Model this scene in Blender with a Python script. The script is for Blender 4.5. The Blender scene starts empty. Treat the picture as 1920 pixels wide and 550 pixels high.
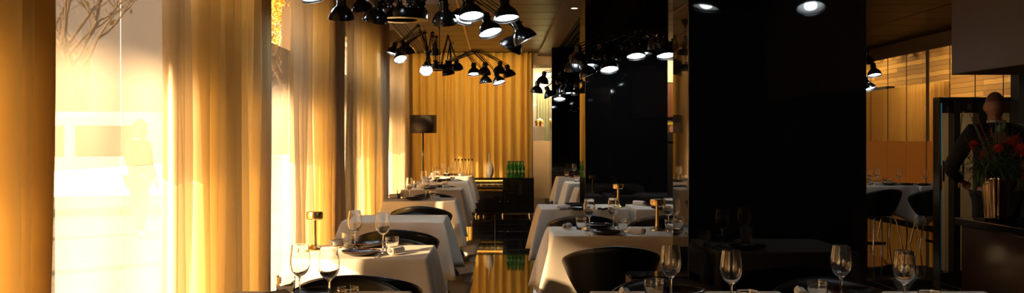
import bpy, bmesh, math, random
from math import sin, cos, pi, radians, exp, sqrt
from mathutils import Vector, Matrix, Quaternion, noise

random.seed(7)
S = bpy.context.scene
COL = S.collection
F = 1840.0            # focal length in pixels of the 1920 wide frame
VX, VY, CZ = 928.0, 262.0, 1.35

# ---------------------------------------------------------------- camera, light, exposure
cam = bpy.data.cameras.new('camera'); co = bpy.data.objects.new('camera', cam); COL.objects.link(co)
co.location = (0, 0, CZ); co.rotation_euler = (pi/2, 0, 0)
cam.sensor_width = 36.0; cam.sensor_fit = 'HORIZONTAL'; cam.lens = 36.0*F/1920.0
cam.shift_x = (960-VX)/1920.0; cam.shift_y = -(275-VY)/1920.0
cam.clip_start = 0.05; cam.clip_end = 300
S.camera = co

w = bpy.data.worlds.new('world'); S.world = w; w.use_nodes = True
wn = w.node_tree.nodes; wl = w.node_tree.links
bg = wn['Background']
tc = wn.new('ShaderNodeTexCoord'); sx = wn.new('ShaderNodeSeparateXYZ'); cr = wn.new('ShaderNodeValToRGB')
wl.new(tc.outputs['Generated'], sx.inputs[0]); wl.new(sx.outputs['Z'], cr.inputs[0]); wl.new(cr.outputs[0], bg.inputs[0])
cr.color_ramp.elements[0].position = 0.0; cr.color_ramp.elements[0].color = (1.0, .68, .42, 1)
cr.color_ramp.elements[1].position = 0.6; cr.color_ramp.elements[1].color = (.85, .66, .46, 1)
bg.inputs[1].default_value = 0.95

SUN_AZ, SUN_EL = radians(40), radians(21)       # travel azimuth from +X towards +Y
sl = bpy.data.lights.new('sun', 'SUN'); so = bpy.data.objects.new('sun', sl); COL.objects.link(so)
sl.energy = 30.0; sl.color = (1.0, .67, .35); sl.angle = radians(1.2)
sdir = Vector((cos(SUN_EL)*cos(SUN_AZ), cos(SUN_EL)*sin(SUN_AZ), -sin(SUN_EL)))
so.rotation_euler = sdir.to_track_quat('-Z', 'Y').to_euler(); so.location = (-12, -4, 9)

S.view_settings.view_transform = 'Standard'; S.view_settings.look = 'None'
S.view_settings.exposure = 2.15; S.view_settings.gamma = 1.0
S.view_settings.use_curve_mapping = False
try:
    cy = S.cycles
    cy.max_bounces = 14; cy.diffuse_bounces = 5; cy.glossy_bounces = 6
    cy.transmission_bounces = 12; cy.transparent_max_bounces = 16
    cy.caustics_reflective = False; cy.caustics_refractive = False
    cy.sample_clamp_indirect = 6.0; cy.use_denoising = True
except Exception:
    pass
LAMP_POWER = 7.5

# ---------------------------------------------------------------- helpers
def P(px, py, d): return Vector(((px-VX)*d/F, d, CZ-(py-VY)*d/F))
def onz(px, py, z):
    d = (CZ-z)*F/(py-VY); return Vector(((px-VX)*d/F, d, z))

class MB:
    def __init__(s): s.v = []; s.f = []
    def add(s, vs, fs):
        o = len(s.v); s.v += [tuple(q) for q in vs]; s.f += [tuple(i+o for i in f) for f in fs]; return s
    def box(s, a, b):
        x0, y0, z0 = a; x1, y1, z1 = b
        return s.add([(x0,y0,z0),(x1,y0,z0),(x1,y1,z0),(x0,y1,z0),(x0,y0,z1),(x1,y0,z1),(x1,y1,z1),(x0,y1,z1)],
                     [(0,3,2,1),(4,5,6,7),(0,1,5,4),(1,2,6,5),(2,3,7,6),(3,0,4,7)])
    def cbox(s, c, sz): return s.box([c[i]-sz[i]/2 for i in range(3)], [c[i]+sz[i]/2 for i in range(3)])
    def tube(s, p0, p1, r0, r1=None, n=10, cap=True):
        return s.path([p0, p1], [r0, r0 if r1 is None else r1], n, cap)
    def path(s, pts, rs, n=8, cap=True):
        pts = [Vector(p) for p in pts]
        if not hasattr(rs, '__len__'): rs = [rs]*len(pts)
        vs = []; fs = []; up = None
        for i, p in enumerate(pts):
            t = (pts[min(i+1, len(pts)-1)] - pts[max(i-1, 0)]).normalized()
            if up is None:
                up = Vector((0,0,1)) if abs(t.z) < .9 else Vector((1,0,0))
            a = (up - t*up.dot(t)).normalized(); up = a; b = t.cross(a)
            for k in range(n):
                an = 2*pi*k/n; vs.append(p + (a*cos(an)+b*sin(an))*rs[i])
        for i in range(len(pts)-1):
            for k in range(n):
                k2 = (k+1) % n; fs.append((i*n+k, i*n+k2, (i+1)*n+k2, (i+1)*n+k))
        if cap:
            fs.append(tuple(reversed(range(n)))); fs.append(tuple(range((len(pts)-1)*n, len(pts)*n)))
        return s.add(vs, fs)
    def lathe(s, prof, n=24, mat=None, closed=False):
        vs = []; fs = []; idx = []
        for (r, z) in prof:
            if r < 1e-6:
                idx.append([len(vs)]*n); vs.append(Vector((0,0,z)))
            else:
                idx.append(list(range(len(vs), len(vs)+n)))
                vs += [Vector((r*cos(2*pi*k/n), r*sin(2*pi*k/n), z)) for k in range(n)]
        seq = list(range(len(prof)-1)) + ([-1] if closed else [])
        for i in seq:
            A = idx[i]; B = idx[(i+1) % len(prof)]
            for k in range(n):
                k2 = (k+1) % n; q = []
                for e in (A[k], A[k2], B[k2], B[k]):
                    if e not in q: q.append(e)
                if len(q) > 2: fs.append(tuple(q))
        if mat is not None: vs = [mat @ q for q in vs]
        return s.add(vs, fs)
    def grid(s, fn, nu, nv, wrap=False):
        vs = [fn(i/nu, j/nv) for j in range(nv+1) for i in range(nu + (0 if wrap else 1))]
        W = nu if wrap else nu+1; fs = []
        for j in range(nv):
            for i in range(nu):
                a = j*W+i; b = j*W+(i+1) % W if wrap else j*W+i+1
                fs.append((a, b, b+W, a+W))
        return s.add(vs, fs)
    def prism(s, poly, axis, a, b):
        # poly of 2D points extruded along an axis
        def mk(p, t): 
            return {'x': (t, p[0], p[1]), 'y': (p[0], t, p[1]), 'z': (p[0], p[1], t)}[axis]
        n = len(poly)
        return s.add([mk(p, a) for p in poly] + [mk(p, b) for p in poly],
                     [tuple(reversed(range(n))), tuple(range(n, 2*n))] + [(i, (i+1) % n, n+(i+1) % n, n+i) for i in range(n)])
    def build(s, name, mat, parent=None, bevel=0, solid=0, sharp=38, sub=0, loc=None):
        me = bpy.data.meshes.new(name); me.from_pydata(s.v, [], s.f)
        bm = bmesh.new(); bm.from_mesh(me); bmesh.ops.recalc_face_normals(bm, faces=bm.faces); bm.to_mesh(me); bm.free()
        me.polygons.foreach_set('use_smooth', [True]*len(me.polygons))
        me.set_sharp_from_angle(angle=radians(sharp))
        me.materials.append(mat)
        o = bpy.data.objects.new(name, me); COL.objects.link(o)
        if parent is not None: o.parent = parent
        if loc is not None: o.location = loc
        if solid:
            m = o.modifiers.new('solid', 'SOLIDIFY'); m.thickness = solid; m.offset = 0
        if bevel:
            m = o.modifiers.new('bevel', 'BEVEL'); m.width = bevel; m.segments = 2; m.limit_method = 'ANGLE'
        if sub:
            m = o.modifiers.new('sub', 'SUBSURF'); m.levels = sub; m.render_levels = sub
        return o

def tag(o, label, cat, group=None, kind=None):
    o['label'] = label; o['category'] = cat
    if group: o['group'] = group
    if kind: o['kind'] = kind
    return o
def thing(name, label, cat, loc=(0,0,0), rz=0, group=None):
    o = bpy.data.objects.new(name, None); COL.objects.link(o); o.location = loc; o.rotation_euler = (0,0,rz)
    o.empty_display_size = .05
    return tag(o, label, cat, group)
def struct(o): o['kind'] = 'structure'; return o
def copy_tree(o, parent=None):
    c = o.copy(); COL.objects.link(c)
    if parent is not None: c.parent = parent
    for ch in list(o.children): copy_tree(ch, c)
    return c
PROTO = {}
def place(key, maker, label, loc, rz=0, group=None):
    if key not in PROTO: o = maker(); PROTO[key] = o
    else: o = copy_tree(PROTO[key])
    o.location = loc; o.rotation_euler = (0, 0, rz); o['label'] = label
    if group: o['group'] = group
    elif 'group' in o: del o['group']
    return o

# ---------------------------------------------------------------- materials
def M(name, col, rough=.5, metal=0, ior=1.5, trans=0, coat=0, spec=.5, sheen=0):
    m = bpy.data.materials.new(name); m.use_nodes = True; b = m.node_tree.nodes['Principled BSDF']
    b.inputs['Base Color'].default_value = (*col, 1); b.inputs['Roughness'].default_value = rough
    b.inputs['Metallic'].default_value = metal; b.inputs['IOR'].default_value = ior
    b.inputs['Transmission Weight'].default_value = trans; b.inputs['Coat Weight'].default_value = coat
    b.inputs['Specular IOR Level'].default_value = spec; b.inputs['Sheen Weight'].default_value = sheen
    return m
def nodes(m): return m.node_tree.nodes, m.node_tree.links, m.node_tree.nodes['Principled BSDF']
def noisecol(m, c1, c2, scale=8, stretch=(1,1,1), bump=0, detail=4):
    n, l, b = nodes(m)
    t = n.new('ShaderNodeTexCoord'); mp = n.new('ShaderNodeMapping'); mp.inputs['Scale'].default_value = stretch
    ns = n.new('ShaderNodeTexNoise'); ns.inputs['Scale'].default_value = scale; ns.inputs['Detail'].default_value = detail
    r = n.new('ShaderNodeValToRGB'); r.color_ramp.elements[0].color = (*c1,1); r.color_ramp.elements[1].color = (*c2,1)
    r.color_ramp.elements[0].position = .35; r.color_ramp.elements[1].position = .65
    l.new(t.outputs['Object'], mp.inputs[0]); l.new(mp.outputs[0], ns.inputs['Vector']); l.new(ns.outputs['Fac'], r.inputs[0])
    l.new(r.outputs[0], b.inputs['Base Color'])
    if bump:
        bp = n.new('ShaderNodeBump'); bp.inputs['Strength'].default_value = bump; bp.inputs['Distance'].default_value = .004
        l.new(ns.outputs['Fac'], bp.inputs['Height']); l.new(bp.outputs[0], b.inputs['Normal'])
    return m
def emit(name, col, st):
    m = bpy.data.materials.new(name); m.use_nodes = True; n = m.node_tree.nodes; n.clear()
    e = n.new('ShaderNodeEmission'); o = n.new('ShaderNodeOutputMaterial'); e.inputs[0].default_value = (*col,1); e.inputs[1].default_value = st
    m.node_tree.links.new(e.outputs[0], o.inputs[0]); return m
def fabric(name, col, tcol, tr, transp=0.0, weave=900):
    # woven cloth: diffuse + translucent (+ open weave)
    m = bpy.data.materials.new(name); m.use_nodes = True; n = m.node_tree.nodes; l = m.node_tree.links; n.clear()
    o = n.new('ShaderNodeOutputMaterial'); d = n.new('ShaderNodeBsdfDiffuse'); t = n.new('ShaderNodeBsdfTranslucent'); mx = n.new('ShaderNodeMixShader')
    d.inputs[0].default_value = (*col,1); t.inputs[0].default_value = (*tcol,1); mx.inputs[0].default_value = tr
    l.new(d.outputs[0], mx.inputs[1]); l.new(t.outputs[0], mx.inputs[2]); last = mx
    if transp:
        p = n.new('ShaderNodeBsdfTransparent'); m2 = n.new('ShaderNodeMixShader'); m2.inputs[0].default_value = transp
        l.new(mx.outputs[0], m2.inputs[1]); l.new(p.outputs[0], m2.inputs[2]); last = m2
    tc = n.new('ShaderNodeTexCoord'); ns = n.new('ShaderNodeTexNoise'); ns.inputs['Scale'].default_value = weave*.3
    bp = n.new('ShaderNodeBump'); bp.inputs['Strength'].default_value = .12; bp.inputs['Distance'].default_value = .001
    l.new(tc.outputs['Object'], ns.inputs['Vector']); l.new(ns.outputs['Fac'], bp.inputs['Height']); l.new(bp.outputs[0], d.inputs['Normal'])
    l.new(last.outputs[0], o.inputs[0]); return m
def pane(name, tint=(1,1,1), refl=.06, rough=0.0):
    # thin flat glass: transmits straight, reflects by angle
    m = bpy.data.materials.new(name); m.use_nodes = True; n = m.node_tree.nodes; l = m.node_tree.links; n.clear()
    o = n.new('ShaderNodeOutputMaterial'); t = n.new('ShaderNodeBsdfTransparent'); g = n.new('ShaderNodeBsdfGlossy'); mx = n.new('ShaderNodeMixShader')
    t.inputs[0].default_value = (*tint,1); g.inputs['Roughness'].default_value = rough
    lw = n.new('ShaderNodeLayerWeight'); lw.inputs[0].default_value = .5
    pw = n.new('ShaderNodeMath'); pw.operation = 'POWER'; pw.inputs[1].default_value = 5
    ad = n.new('ShaderNodeMath'); ad.operation = 'MULTIPLY_ADD'; ad.inputs[1].default_value = 1-refl*.5; ad.inputs[2].default_value = refl*.5
    l.new(lw.outputs['Facing'], pw.inputs[0]); l.new(pw.outputs[0], ad.inputs[0])
    l.new(ad.outputs[0], mx.inputs[0]); l.new(t.outputs[0], mx.inputs[1]); l.new(g.outputs[0], mx.inputs[2]); l.new(mx.outputs[0], o.inputs[0]); return m

black_glass = M('black_glass', (.004,.004,.0045), .025, ior=1.5)
black_gloss = M('black_gloss', (.006,.0055,.005), .12, ior=1.5)
lamp_black = M('lamp_black', (.006,.006,.006), .16, ior=1.55)
leather = M('dark_leather', (.007,.006,.005), .36)
navy_leather = M('seat_pad_leather', (.012,.012,.014), .45)
chrome = M('chrome', (.75,.73,.70), .10, metal=1)
steel_dark = M('dark_steel', (.12,.11,.10), .3, metal=1)
brass = M('brass', (.83,.58,.23), .27, metal=1)
gold_vase_m = M('golden_glaze', (.72,.48,.26), .12, metal=1)
linen = fabric('white_linen', (.86,.77,.65), (.84,.74,.60), .10)
napkin_m = fabric('napkin_cotton', (.84,.80,.74), (.8,.76,.7), .15)
plate_m = M('dark_glazed_stoneware', (.010,.005,.0035), .22)
plate_rim = M('russet_glazed_rim', (.10,.028,.010), .15, coat=.4)
glass = M('clear_glass', (1,1,1), 0.0, trans=1, ior=1.45)
green_glass = M('green_glass', (.03,.42,.06), .03, trans=.85, ior=1.45)
paper_label = M('paper_label', (.55,.58,.5), .6); green_label = M('green_label', (.12,.24,.10), .6)
bottle_cap_m = M('green_cap', (.03,.10,.03), .4)
white_ceramic = M('white_ceramic', (.62,.57,.50), .45)
curtain_m = fabric('beige_curtain_cloth', (.76,.66,.50), (.95,.83,.50), .64)
sheer_m = fabric('sheer_curtain_cloth', (.80,.72,.58), (.90,.78,.54), .55, .28)
thin_sheer_m = fabric('thin_sheer_cloth', (.80,.72,.58), (.90,.78,.54), .55, .50)
gold_curtain_m = fabric('golden_curtain_cloth', (.92,.66,.20), (.6,.4,.12), .05)
cream = M('cream_paint', (.62,.50,.36), .6)
dark_paint = M('dark_paint', (.018,.014,.011), .55)
ceil_m = noisecol(M('ceiling_panel_brown', (.042,.022,.011), .42), (.036,.019,.0095), (.048,.026,.013), 3, (1,6,1))
ceil_light = M('ceiling_strip_brown', (.14,.085,.045), .5)
slot_m = M('slot_black', (.006,.005,.005), .6)
alu = M('aluminium_frame', (.55,.50,.45), .35, metal=1)
rail_m = M('brass_rail', (.45,.28,.12), .35)
walnut = noisecol(M('red_brown_wood', (.16,.06,.025), .45), (.12,.04,.016), (.20,.08,.035), 9, (1,1,.08))
hood_m = M('bronze_brown_panel', (.085,.055,.030), .5)
counter_m = M('brown_lacquer', (.045,.024,.013), .10, ior=1.5)
suit_m = M('black_wool', (.010,.009,.010), .85)
shirt_m = M('white_shirt', (.7,.68,.66), .7)
skin_m = noisecol(M('skin', (.45,.22,.13), .5), (.40,.19,.11), (.48,.24,.15), 12)
hair_m = M('cropped_hair', (.20,.085,.05), .6)
bulb_m = emit('lamp_light', (.82,.93,1.0), LAMP_POWER)
white_inner = M('shade_inside_white', (.8,.8,.8), .4)
shade_plum = M('dark_drum_shade', (.012,.006,.005), .42, ior=1.5)
clear_pane = pane('window_glass')
tint_pane = pane('smoked_glass', (.55,.45,.36))
frost_m = fabric('frosted_film', (.60,.56,.50), (.17,.165,.155), .80, .46)
veil_m = fabric('veil_film', (.66,.60,.52), (.16,.145,.125), .80, .30)
tan_film = fabric('tan_frosted_film', (.88,.60,.25), (.95,.66,.28), .6)
bark = noisecol(M('bark', (.16,.11,.07), .9), (.12,.085,.055), (.20,.14,.09), 12, (1,1,.2), .5)
leaf_gold = fabric('autumn_leaf', (.40,.24,.035), (.55,.34,.05), .5)
leaf_green = M('dark_leaf_green', (.055,.10,.030), .45)
leaf_dry = M('dry_branch_brown', (.13,.075,.035), .6)
red_flower = M('red_petal', (.62,.045,.02), .5)
red_stem = M('red_stem', (.30,.03,.012), .5)
bud_green = M('bud_green', (.09,.16,.07), .5)
van_paint = M('white_van_paint', (.75,.72,.68), .25, coat=.5)
van_dark = M('van_dark', (.03,.03,.03), .2)
tyre = M('tyre_rubber', (.02,.02,.02), .8)
coat_m = M('brown_coat', (.05,.03,.02), .8)
pave = noisecol(M('pavement', (.13,.12,.11), .8), (.11,.10,.09), (.15,.14,.13), 5)
smoke_white = M('white_plastic', (.75,.70,.62), .4)

# black polished floor tiles with thin joints
floor_m = M('black_polished_tile', (.006,.0055,.005), .035, ior=1.65)
n, l, b = nodes(floor_m)
t = n.new('ShaderNodeTexCoord'); br = n.new('ShaderNodeTexBrick'); br.offset = 0
br.inputs['Scale'].default_value = 1.0; br.inputs['Brick Width'].default_value = .6; br.inputs['Row Height'].default_value = 1.2
br.inputs['Mortar Size'].default_value = .002; br.inputs['Color1'].default_value = (.006,.0055,.005,1)
br.inputs['Color2'].default_value = (.007,.006,.0055,1); br.inputs['Mortar'].default_value = (.05,.042,.034,1)
l.new(t.outputs['Object'], br.inputs['Vector']); l.new(br.outputs['Color'], b.inputs['Base Color'])
mr = n.new('ShaderNodeMapRange'); mr.inputs['To Min'].default_value = .03; mr.inputs['To Max'].default_value = .5
l.new(br.outputs['Fac'], mr.inputs[0]); l.new(mr.outputs[0], b.inputs['Roughness'])

# golden stone courses of the wall across the yard
stone_m = M('golden_stone', (.6,.36,.10), .8)
n, l, b = nodes(stone_m)
t = n.new('ShaderNodeTexCoord'); mp = n.new('ShaderNodeMapping'); mp.inputs['Rotation'].default_value = (pi/2, 0, pi/2)
sp = n.new('ShaderNodeSeparateXYZ'); cb = n.new('ShaderNodeCombineXYZ'); br = n.new('ShaderNodeTexBrick')
l.new(t.outputs['Object'], sp.inputs[0]); l.new(sp.outputs['Y'], cb.inputs['X']); l.new(sp.outputs['Z'], cb.inputs['Y'])
br.inputs['Scale'].default_value = 1; br.inputs['Brick Width'].default_value = 2.7; br.inputs['Row Height'].default_value = .105
br.inputs['Mortar Size'].default_value = .006; br.inputs['Color1'].default_value = (.66,.37,.10,1); br.inputs['Color2'].default_value = (.30,.15,.035,1)
br.inputs['Mortar'].default_value = (.16,.08,.02,1)
ns = n.new('ShaderNodeTexNoise'); ns.inputs['Scale'].default_value = 3; mxv = n.new('ShaderNodeVectorMath'); mxv.operation = 'ADD'
sc = n.new('ShaderNodeVectorMath'); sc.operation = 'SCALE'; sc.inputs['Scale'].default_value = .045
l.new(cb.outputs[0], ns.inputs['Vector']); l.new(ns.outputs['Color'], sc.inputs[0]); l.new(cb.outputs[0], mxv.inputs[0]); l.new(sc.outputs[0], mxv.inputs[1])
l.new(mxv.outputs[0], br.inputs['Vector']); l.new(br.outputs['Color'], b.inputs['Base Color'])

# ---------------------------------------------------------------- the room shell
XG = -1.78            # window glass plane
CEIL = 2.935
YB = 18.0             # back wall
XR = 6.60             # right glass wall
Y0 = -3.2
def sbox(name, a, b, mat, bevel=0): return struct(MB().box(a, b).build(name, mat, bevel=bevel))
sbox('floor', (XG-.15, Y0, -.12), (XR+.1, YB+2.0, 0), floor_m)
# ceiling: metal panels of 0.7 m with open joints, side strips and slot diffusers
sbox('ceiling', (-1.42, Y0, CEIL+.02), (XR+.1, YB+.1, CEIL+.14), slot_m)
cp = MB(); y = Y0
while y < YB-.02:
    y1 = min(y+.70, YB)
    for (xa, xb) in ((-1.00, -.445), (-.42, .78), (1.72, 2.9), (2.925, 4.1), (4.125, 5.3), (5.325, XR)):
        cp.box((xa, y+.008, CEIL), (xb, y1-.008, CEIL+.03))
    y = y1
struct(cp.build('ceiling_panels', ceil_m, bevel=.003)); bpy.data.objects['ceiling_panels'].name = 'trim_1'
struct(MB().box((-.445, Y0, CEIL-.012), (-.42, YB, CEIL+.02)).build('trim_2', rail_m))
struct(MB().box((-1.40, Y0, CEIL-.01), (-1.0, YB, CEIL+.02)).box((.78, Y0, CEIL-.05), (1.06, YB, CEIL+.02)).box((1.40, Y0, CEIL-.05), (1.72, YB, CEIL+.02)).build('trim_3', ceil_light))
sl_ = MB()
for i in range(4):
    sl_.box((-1.39+i*.05, Y0, CEIL-.013), (-1.365+i*.05, YB, CEIL+.02))
    sl_.box((1.07+i*.08, Y0, CEIL-.045), (1.11+i*.08, YB, CEIL+.02))
struct(sl_.build('trim_4', slot_m))
# pelmet and curtain pocket above the windows
struct(MB().box((-1.42, Y0, CEIL-.03), (-1.40, YB, CEIL+.25)).build('trim_5', cream))
sbox('trim_6', (XG-.15, Y0, CEIL+.20), (-1.40, YB, CEIL+.26), cream)
sbox('trim_7', (XG-.06, Y0, 2.62), (XG+.03, YB, 2.80), cream, .004)
sbox('trim_8', (XG-.12, Y0, 2.80), (XG+.0, YB, CEIL+.21), cream)
# window wall piers
piers = [(3.27, 3.75), (6.42, 7.55), (9.35, 10.9), (13.4, 14.5), (17.0, YB+.1)]
for i, (a, c) in enumerate(piers):
    sbox('wall_left' if i == 0 else 'wall_left_pier', (XG-.25, a, 0), (XG+.01, c, 2.62), cream)
# glazing with frosted film below 1.22 m, a thinner veil film to 2.12 m
bays = [(-2.6, 3.27), (3.75, 6.42), (7.55, 9.35), (10.9, 13.4), (14.5, 17.0)]
for i, (a, c) in enumerate(bays):
    wroot = bpy.data.objects.new('window_%d' % (i+1), None); COL.objects.link(wroot); struct(wroot); wroot.location = (XG, a, 0)
    L = c-a
    fr = MB(); fr.box((-.04, 0, 0), (.03, .05, 2.62)).box((-.04, L-.05, 0), (.03, L, 2.62)).box((-.04, 0, 0), (.03, L, .06)).box((-.04, 0, 2.56), (.03, L, 2.62))
    fr.build('window_frame', alu, wroot, bevel=.004)
    MB().box((-.008, .05, .06), (.0, L-.05, 2.56)).build('glass_pane', clear_pane, wroot)
    fz = MB(); vz = MB(); k = max(1, round((L-.1)/.9)); wd = (L-.1)/k
    for j in range(k):
        ya = .05+j*wd+.004; yb = .05+(j+1)*wd-.004
        fz.add([(.004, ya, .06), (.004, yb, .06), (.004, yb, 1.22), (.004, ya, 1.22)], [(0,1,2,3)])
        vz.add([(.004, ya, 1.222), (.004, yb, 1.222), (.004, yb, 2.12), (.004, ya, 2.12)], [(0,1,2,3)])
    fz.build('frosted_film', frost_m, wroot, solid=.0004); vz.build('veil_film', veil_m, wroot, solid=.0004)
sbox('wall_front', (XG-.25, Y0-.15, 0), (XR+.2, Y0, CEIL+.2), dark_paint)
sbox('wall_left_corner', (XG-.25, Y0, 0), (XG, -2.6, 2.62), cream)
# back wall in pieces around a glazed door
sbox('wall_back', (XG-.25, YB, 0), (.665, YB+.15, CEIL+.2), cream)
sbox('wall_back_lintel', (.665, YB, 2.72), (1.12, YB+.15, CEIL+.2), cream)
sbox('wall_back_right', (1.12, YB, 0), (XR+.2, YB+.15, CEIL+.2), dark_paint)
# small lit room behind the glazed door
sbox('wall_pantry', (.3, YB+1.9, 0), (2.2, YB+2.0, 3.0), cream)
sbox('wall_pantry_side', (1.25, YB+.15, 0), (1.35, YB+1.9, 3.0), cream)
sbox('wall_pantry_left', (.3, YB+.15, 0), (.4, YB+1.9, 3.0), dark_paint)
sbox('ceiling_pantry', (.3, YB+.15, 2.9), (2.2, YB+2.0, 3.0), cream)
pl = bpy.data.lights.new('added_pantry_fill', 'AREA'); plo = bpy.data.objects.new('added_pantry_fill', pl); COL.objects.link(plo)
pl.energy = 24; pl.color = (1, .82, .58); pl.size = .4; plo.location = (.9, YB+.9, 2.88)  # area light added to brighten this room, its fitting is not seen
dr = bpy.data.objects.new('door_1', None); COL.objects.link(dr); struct(dr); dr.location = (.67, YB+.02, 0)
MB().box((0,0,0),(.03,.05,2.72)).box((.42,0,0),(.45,.05,2.72)).box((0,0,2.66),(.45,.05,2.72)).build('door_frame', alu, dr)
MB().box((.03,.02,.02),(.42,.028,2.66)).build('glass_pane', clear_pane, dr)
MB().box((.03,.012,.27),(.42,.016,1.325)).build('frosted_film', fabric('cream_frosted_film', (.78,.66,.48), (.85,.70,.50), .6), dr)
# green-grey striped drape in the small room
dm = fabric('sage_drape_cloth', (.40,.40,.22), (.4,.4,.2), .2)
o = MB().grid(lambda u, v: Vector((.80+u*.42, YB+1.2+.03*sin(u*44), .05+v*2.6)), 70, 6).build('curtain', dm, solid=.002)
tag(o, 'sage green striped drape behind the glazed door at the end of the aisle', 'curtain')
# warm fill light added to brighten the end curtain, no fitting in view
wlz = bpy.data.lights.new('added_curtain_fill', 'AREA'); wzo = bpy.data.objects.new('added_curtain_fill', wlz); COL.objects.link(wzo)
wlz.shape = 'RECTANGLE'; wlz.size = 2.1; wlz.size_y = .12; wlz.energy = 7; wlz.color = (1, .60, .20)
wzo.location = (-.42, 16.75, CEIL-.005); wzo.rotation_euler = Vector((0, .62, -1)).to_track_quat('-Z', 'Y').to_euler()
# columns of black glass
def column(name, xa, xb, ya, yb):
    return struct(MB().box((xa, ya, 0), (xb, yb, CEIL+.01)).build(name, black_glass, bevel=.004))
column('column_1', .892, 1.716, 4.53, 4.92)
column('column_2', .892, 1.71, 9.71, 10.32)
column('column_3', .945, 1.75, 16.35, 16.95)
# right glass wall
for i, (a, c) in enumerate([(-3.0, 1.0), (1.0, 5.0), (5.0, 8.5), (8.5, 12.0), (12.0, 15.0), (15.0, YB)]):
    wroot = bpy.data.objects.new('window_%d' % (i+7), None); COL.objects.link(wroot); struct(wroot); wroot.location = (XR, a, 0)
    L = c-a
    if i < 3:
        MB().box((0, 0, 0), (.06, L, CEIL)).build('solid_panel', dark_paint, wroot); continue
    k = 4; wd = L/k; g = MB(); f2 = MB()
    for j in range(k):
        g.box((0, j*wd+.004, .05), (.012, (j+1)*wd-.004, 2.72)); f2.box((-.004, j*wd+.006, .66), (-.001, (j+1)*wd-.006, 1.325))
    for j in range(1, k): MB().box((.002, j*wd-.005, .05), (.010, j*wd+.005, 2.72)).build('pane_joint', slot_m, wroot)
    g.build('glass_pane', clear_pane, wroot); f2.build('frosted_film', tan_film, wroot)
    MB().box((-.02, 0, 0), (.03, L, .05)).build('sill_rail', steel_dark, wroot)
    MB().box((-.02, 0, 2.72), (.03, L, CEIL)).build('head_panel', ceil_light, wroot)
    MB().box((-.015, L-.02, .05), (.03, L+.0, 2.72)).build('mullion', alu, wroot)
# golden stone wall of the yard behind it
sbox('wall_yard', (9.4, 8, -.1), (9.6, 34, 5.5), stone_m)
sbox('yard_sun_block_near', (XR+.1, 7.9, -.1), (9.6, 8, 5.5), dark_paint)  # unseen, added to stop sun entering the yard from the near end
sbox('wall_yard_end', (XR, 33, -.1), (9.6, 33.2, 5.5), stone_m)
sbox('floor_yard', (XR+.1, 8, -.15), (9.4, 33, -.02), black_gloss)
sbox('wall_yard_block', (9.15, 22.95, -.1), (9.35, 24.6, 2.6), slot_m)
hed = MB(); rr = random.Random(3)
for i in range(900):
    c = Vector((9.0+rr.uniform(-.2,.2), rr.uniform(12, 32), 3.55+rr.gauss(0,.12))); a = rr.uniform(0, 6.28); q = rr.uniform(.05,.11)
    u_ = Vector((cos(a)*.4, sin(a), rr.uniform(-.6,.6))).normalized()*q; v_ = Vector((rr.uniform(-.3,.3), -sin(a)*.3, 1)).normalized()*q
    hed.add([c-u_-v_, c+u_-v_, c+u_+v_, c-u_+v_], [(0,1,2,3)])
tag(hed.build('ivy', leaf_dry), 'brown ivy trailing along the golden stone wall beyond the right glass', 'ivy', kind='stuff')
for yy in (15.0, 19.5, 24.0):  # warm area lights added to brighten the stone wall, no fittings in view
    q = bpy.data.lights.new('added_yard_fill', 'AREA'); qo = bpy.data.objects.new('added_yard_fill', q); COL.objects.link(qo)
    q.energy = 22; q.color = (1, .72, .34); q.size = .8; qo.location = (7.4, yy, 3.6)
    qo.rotation_euler = Vector((1.0, 0, -.75)).to_track_quat('-Z', 'Y').to_euler()
sbox('yard_sun_block_upper', (XR-.02, 8, CEIL+.05), (XR+.1, 34, 5.6), dark_paint)  # unseen, added to keep sun above the ceiling out of the yard
sbox('yard_sun_block_side', (XR, YB+.1, -.1), (XR+.1, 33, 3.0), stone_m)  # unseen, added to block sun coming in past the back wall
sbox('wall_yard_roof', (XR, 8, 5.5), (9.6, 34, 5.6), dark_paint)

# ---------------------------------------------------------------- outside the windows
sbox('ground_outside', (-60, -30, -.2), (XG-.25, 80, -.05), pave)
sbox('added_overhang', (-2.25, -12, 3.12), (XG-.15, 40, 3.30), cream)  # unseen overhang, added for its shade on the windows
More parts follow.
